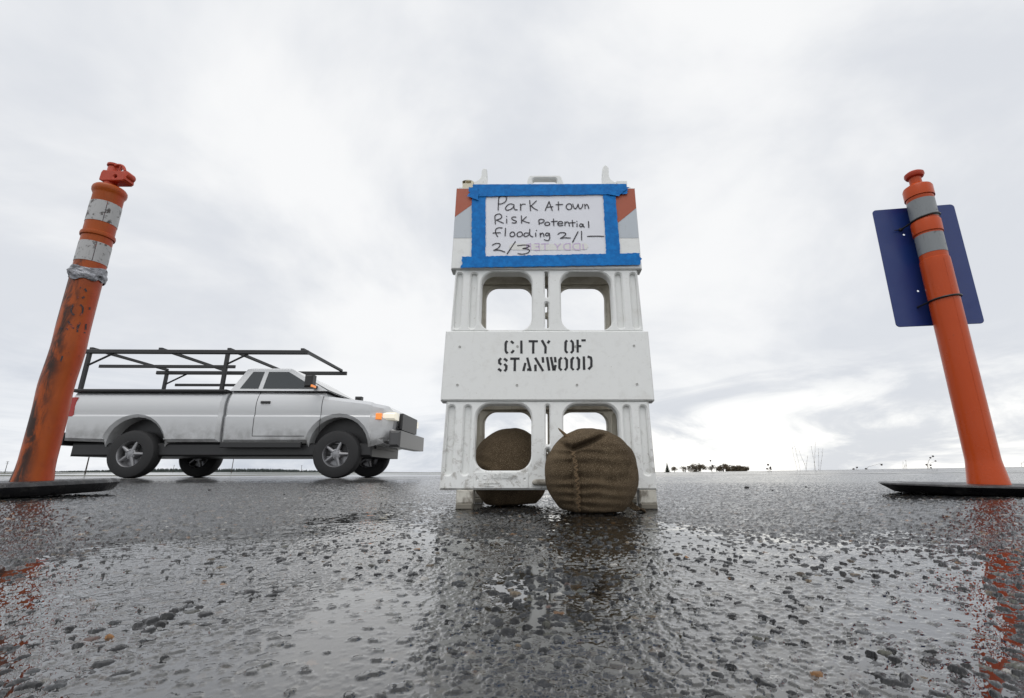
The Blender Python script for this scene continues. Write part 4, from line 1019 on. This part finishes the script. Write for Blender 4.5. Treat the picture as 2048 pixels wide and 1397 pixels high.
# ------------------------------------------------------------------ verge weeds and loose stones
M_STALK = mat('dry_stalk', (.14, .105, .06), .85); M_SEED = mat('dark_seed_head', (.03, .016, .012), .8)
def weed(label, stems, Y, seeds=True, name='dry_weed', r=.0032, group='dry weeds on the far road verge'):
    x0 = stems[0][0][0]; g = at(x0, 944, Y); gx = float(g[0]); gz = float(G(gx, 11.))-.12
    t = empty(name, (gx, Y, gz), label, 'weed', group); mb = MB(); heads = []
    for st in stems:
        p = [np.array(at(a, b, Y+random.uniform(-.05, .05)))-np.array([gx, Y, gz]) for a, b in st]
        p = [np.array([p[0][0]*.7, p[0][1], -.05])]+p
        q = catmull(p, 5); tube(mb, q, list(np.linspace(r, r*.45, len(q))), 5)
        if not seeds:
            for k in range(7):
                e = q[int(len(q)*random.uniform(.25, .98))-1]; tube(mb, [e, e+np.array([random.uniform(-.02, .02), 0, random.uniform(.02, .05)])], r*.6, 4)
        else:
            e = q[-1]; m2 = MB(); rr = random.uniform(.016, .024)
            lathe(m2, [(rr*.2, -rr), (rr*.8, -rr*.6), (rr, 0), (rr*.75, rr*.7), (rr*.2, rr)], 10)
            for k in range(7): a = random.uniform(0, 6.28); tube(m2, [(0, 0, 0), (rr*1.35*math.cos(a), rr*1.35*math.sin(a), rr*random.uniform(-.6, 1.1))], .003, 4)
            heads.append(MB().merge(m2, Matrix.Translation(Vector(e))))
    mb.build('stalk', M_STALK, t)
    for hd in heads: hd.build('seed_head', M_SEED, t)
VY = 11.6
weed('tall thin reed stems leaning left, right of the thicket', [[(1594, 938), (1588, 915), (1583, 888)], [(1600, 938), (1592, 905), (1587, 884)], [(1612, 938), (1603, 915), (1597, 899)], [(1613, 935), (1614, 922), (1616, 912)]], VY, False, 'reed_clump')
weed('upright thin reed stems standing right of the left-leaning clump', [[(1631, 938), (1626, 912), (1622, 892)], [(1629, 938), (1630, 905), (1631, 884)], [(1638, 938), (1637, 912), (1637, 897)], [(1641, 938), (1644, 915), (1646, 896)]], VY, False, 'reed_clump')
weed('burr-headed weed with five clustered heads right of the thicket', [[(1536, 940), (1534, 938)], [(1538, 940), (1537, 939), (1536, 930)], [(1541, 940), (1540, 937)], [(1541, 940), (1541, 935)], [(1539, 940), (1541.5, 938.5)]], VY)
weed('weed with two burr heads just above the bushes', [[(1424, 941), (1424, 934), (1421, 922)], [(1424, 941), (1425, 932)]], VY)
weed('branching weed with six dark burr heads left of the right orange post', [[(1855, 936), (1857, 925), (1861, 916)], [(1855, 936), (1857, 922), (1866, 913)], [(1855, 936), (1860, 928), (1871, 922.5)], [(1855, 936), (1853, 930)], [(1856, 937), (1862, 936)], [(1856, 937), (1861, 931)]], VY)
weed('low weed with two burr heads right of the reeds', [[(1706, 940), (1707, 939)], [(1712, 940), (1714, 935.5)]], VY)
weed('single low burr head beside the weed with two heads', [[(1731, 940), (1732, 938)]], VY)
weed('bowed grass stem with small burr tip between reeds and right post', [[(1735, 936), (1745, 932), (1760, 928), (1763, 930)]], VY)
weed('curled bare grass stem left of the six-headed weed', [[(1808, 938), (1810, 933), (1813, 932), (1812, 936)], [(1806, 938), (1806, 922)], [(1812, 938), (1812, 920)]], VY, False)
weed('curved dark stem at the right edge beyond the post', [[(2043, 934), (2043, 929), (2046, 926), (2050, 926)]], VY, False)
M_PEB = mat('dark_wet_stone', (.022, .021, .022), .3); _b = NB(M_PEB); _b.bump(_b.noise(_b.coord(), 90, 4, .7), .6, .004)
def pebble(px, py, wpx, label):
    d = ray(px, py); Y = 2.
    for _ in range(60):
        q = _C+d*(Y/d[1]); gap = q[2]-float(G(q[0], Y)); Y += gap*8 if abs(gap) > 1e-4 else 0; Y = min(max(Y, .3), 9)
    q = _C+d*(Y/d[1]); s = wpx/FPX*Y*.5
    bm = bmesh.new(); bmesh.ops.create_icosphere(bm, subdivisions=3, radius=1)
    for v in bm.verts:
        n = v.co.copy(); k = 1+.35*(float(vn(np.array(n.x*1.4+px), np.array(n.y*1.4+n.z), 1.5, 3))-.5); v.co = Vector((n.x*s*k, n.y*s*.9*k, max(-.5, n.z)*s*.75*k))
    me = bpy.data.meshes.new('loose_stone'); bm.to_mesh(me); bm.free(); me.materials.append(M_PEB)
    me.polygons.foreach_set('use_smooth', [True]*len(me.polygons))
    o = bpy.data.objects.new('loose_stone', me); COL.objects.link(o); o.location = (float(q[0]), Y, float(G(q[0], Y))+s*.3)
    tag(o, label, 'stone', 'loose dark stones on the wet pavement')
for a in ((1494, 977, 8, 'largest dark stone on pavement between the barricade and right post'), (1612, 975, 4, 'small dark stone right of the largest loose stone'),
          (1545, 982, 4, 'small dark stone in front of the largest loose stone'), (419, 982, 6, 'dark loose stone on pavement below the middle of the truck'),
          (650, 1010, 4, 'small dark stone midway between truck and barricade foot'), (763, 1008, 4, 'small dark stone left of the barricade front foot'),
          (568, 990, 4, 'small dark stone on pavement beneath the truck cab'), (400, 1095, 6, 'dark pebble in the wet foreground left of the barricade')):
    pebble(*a)
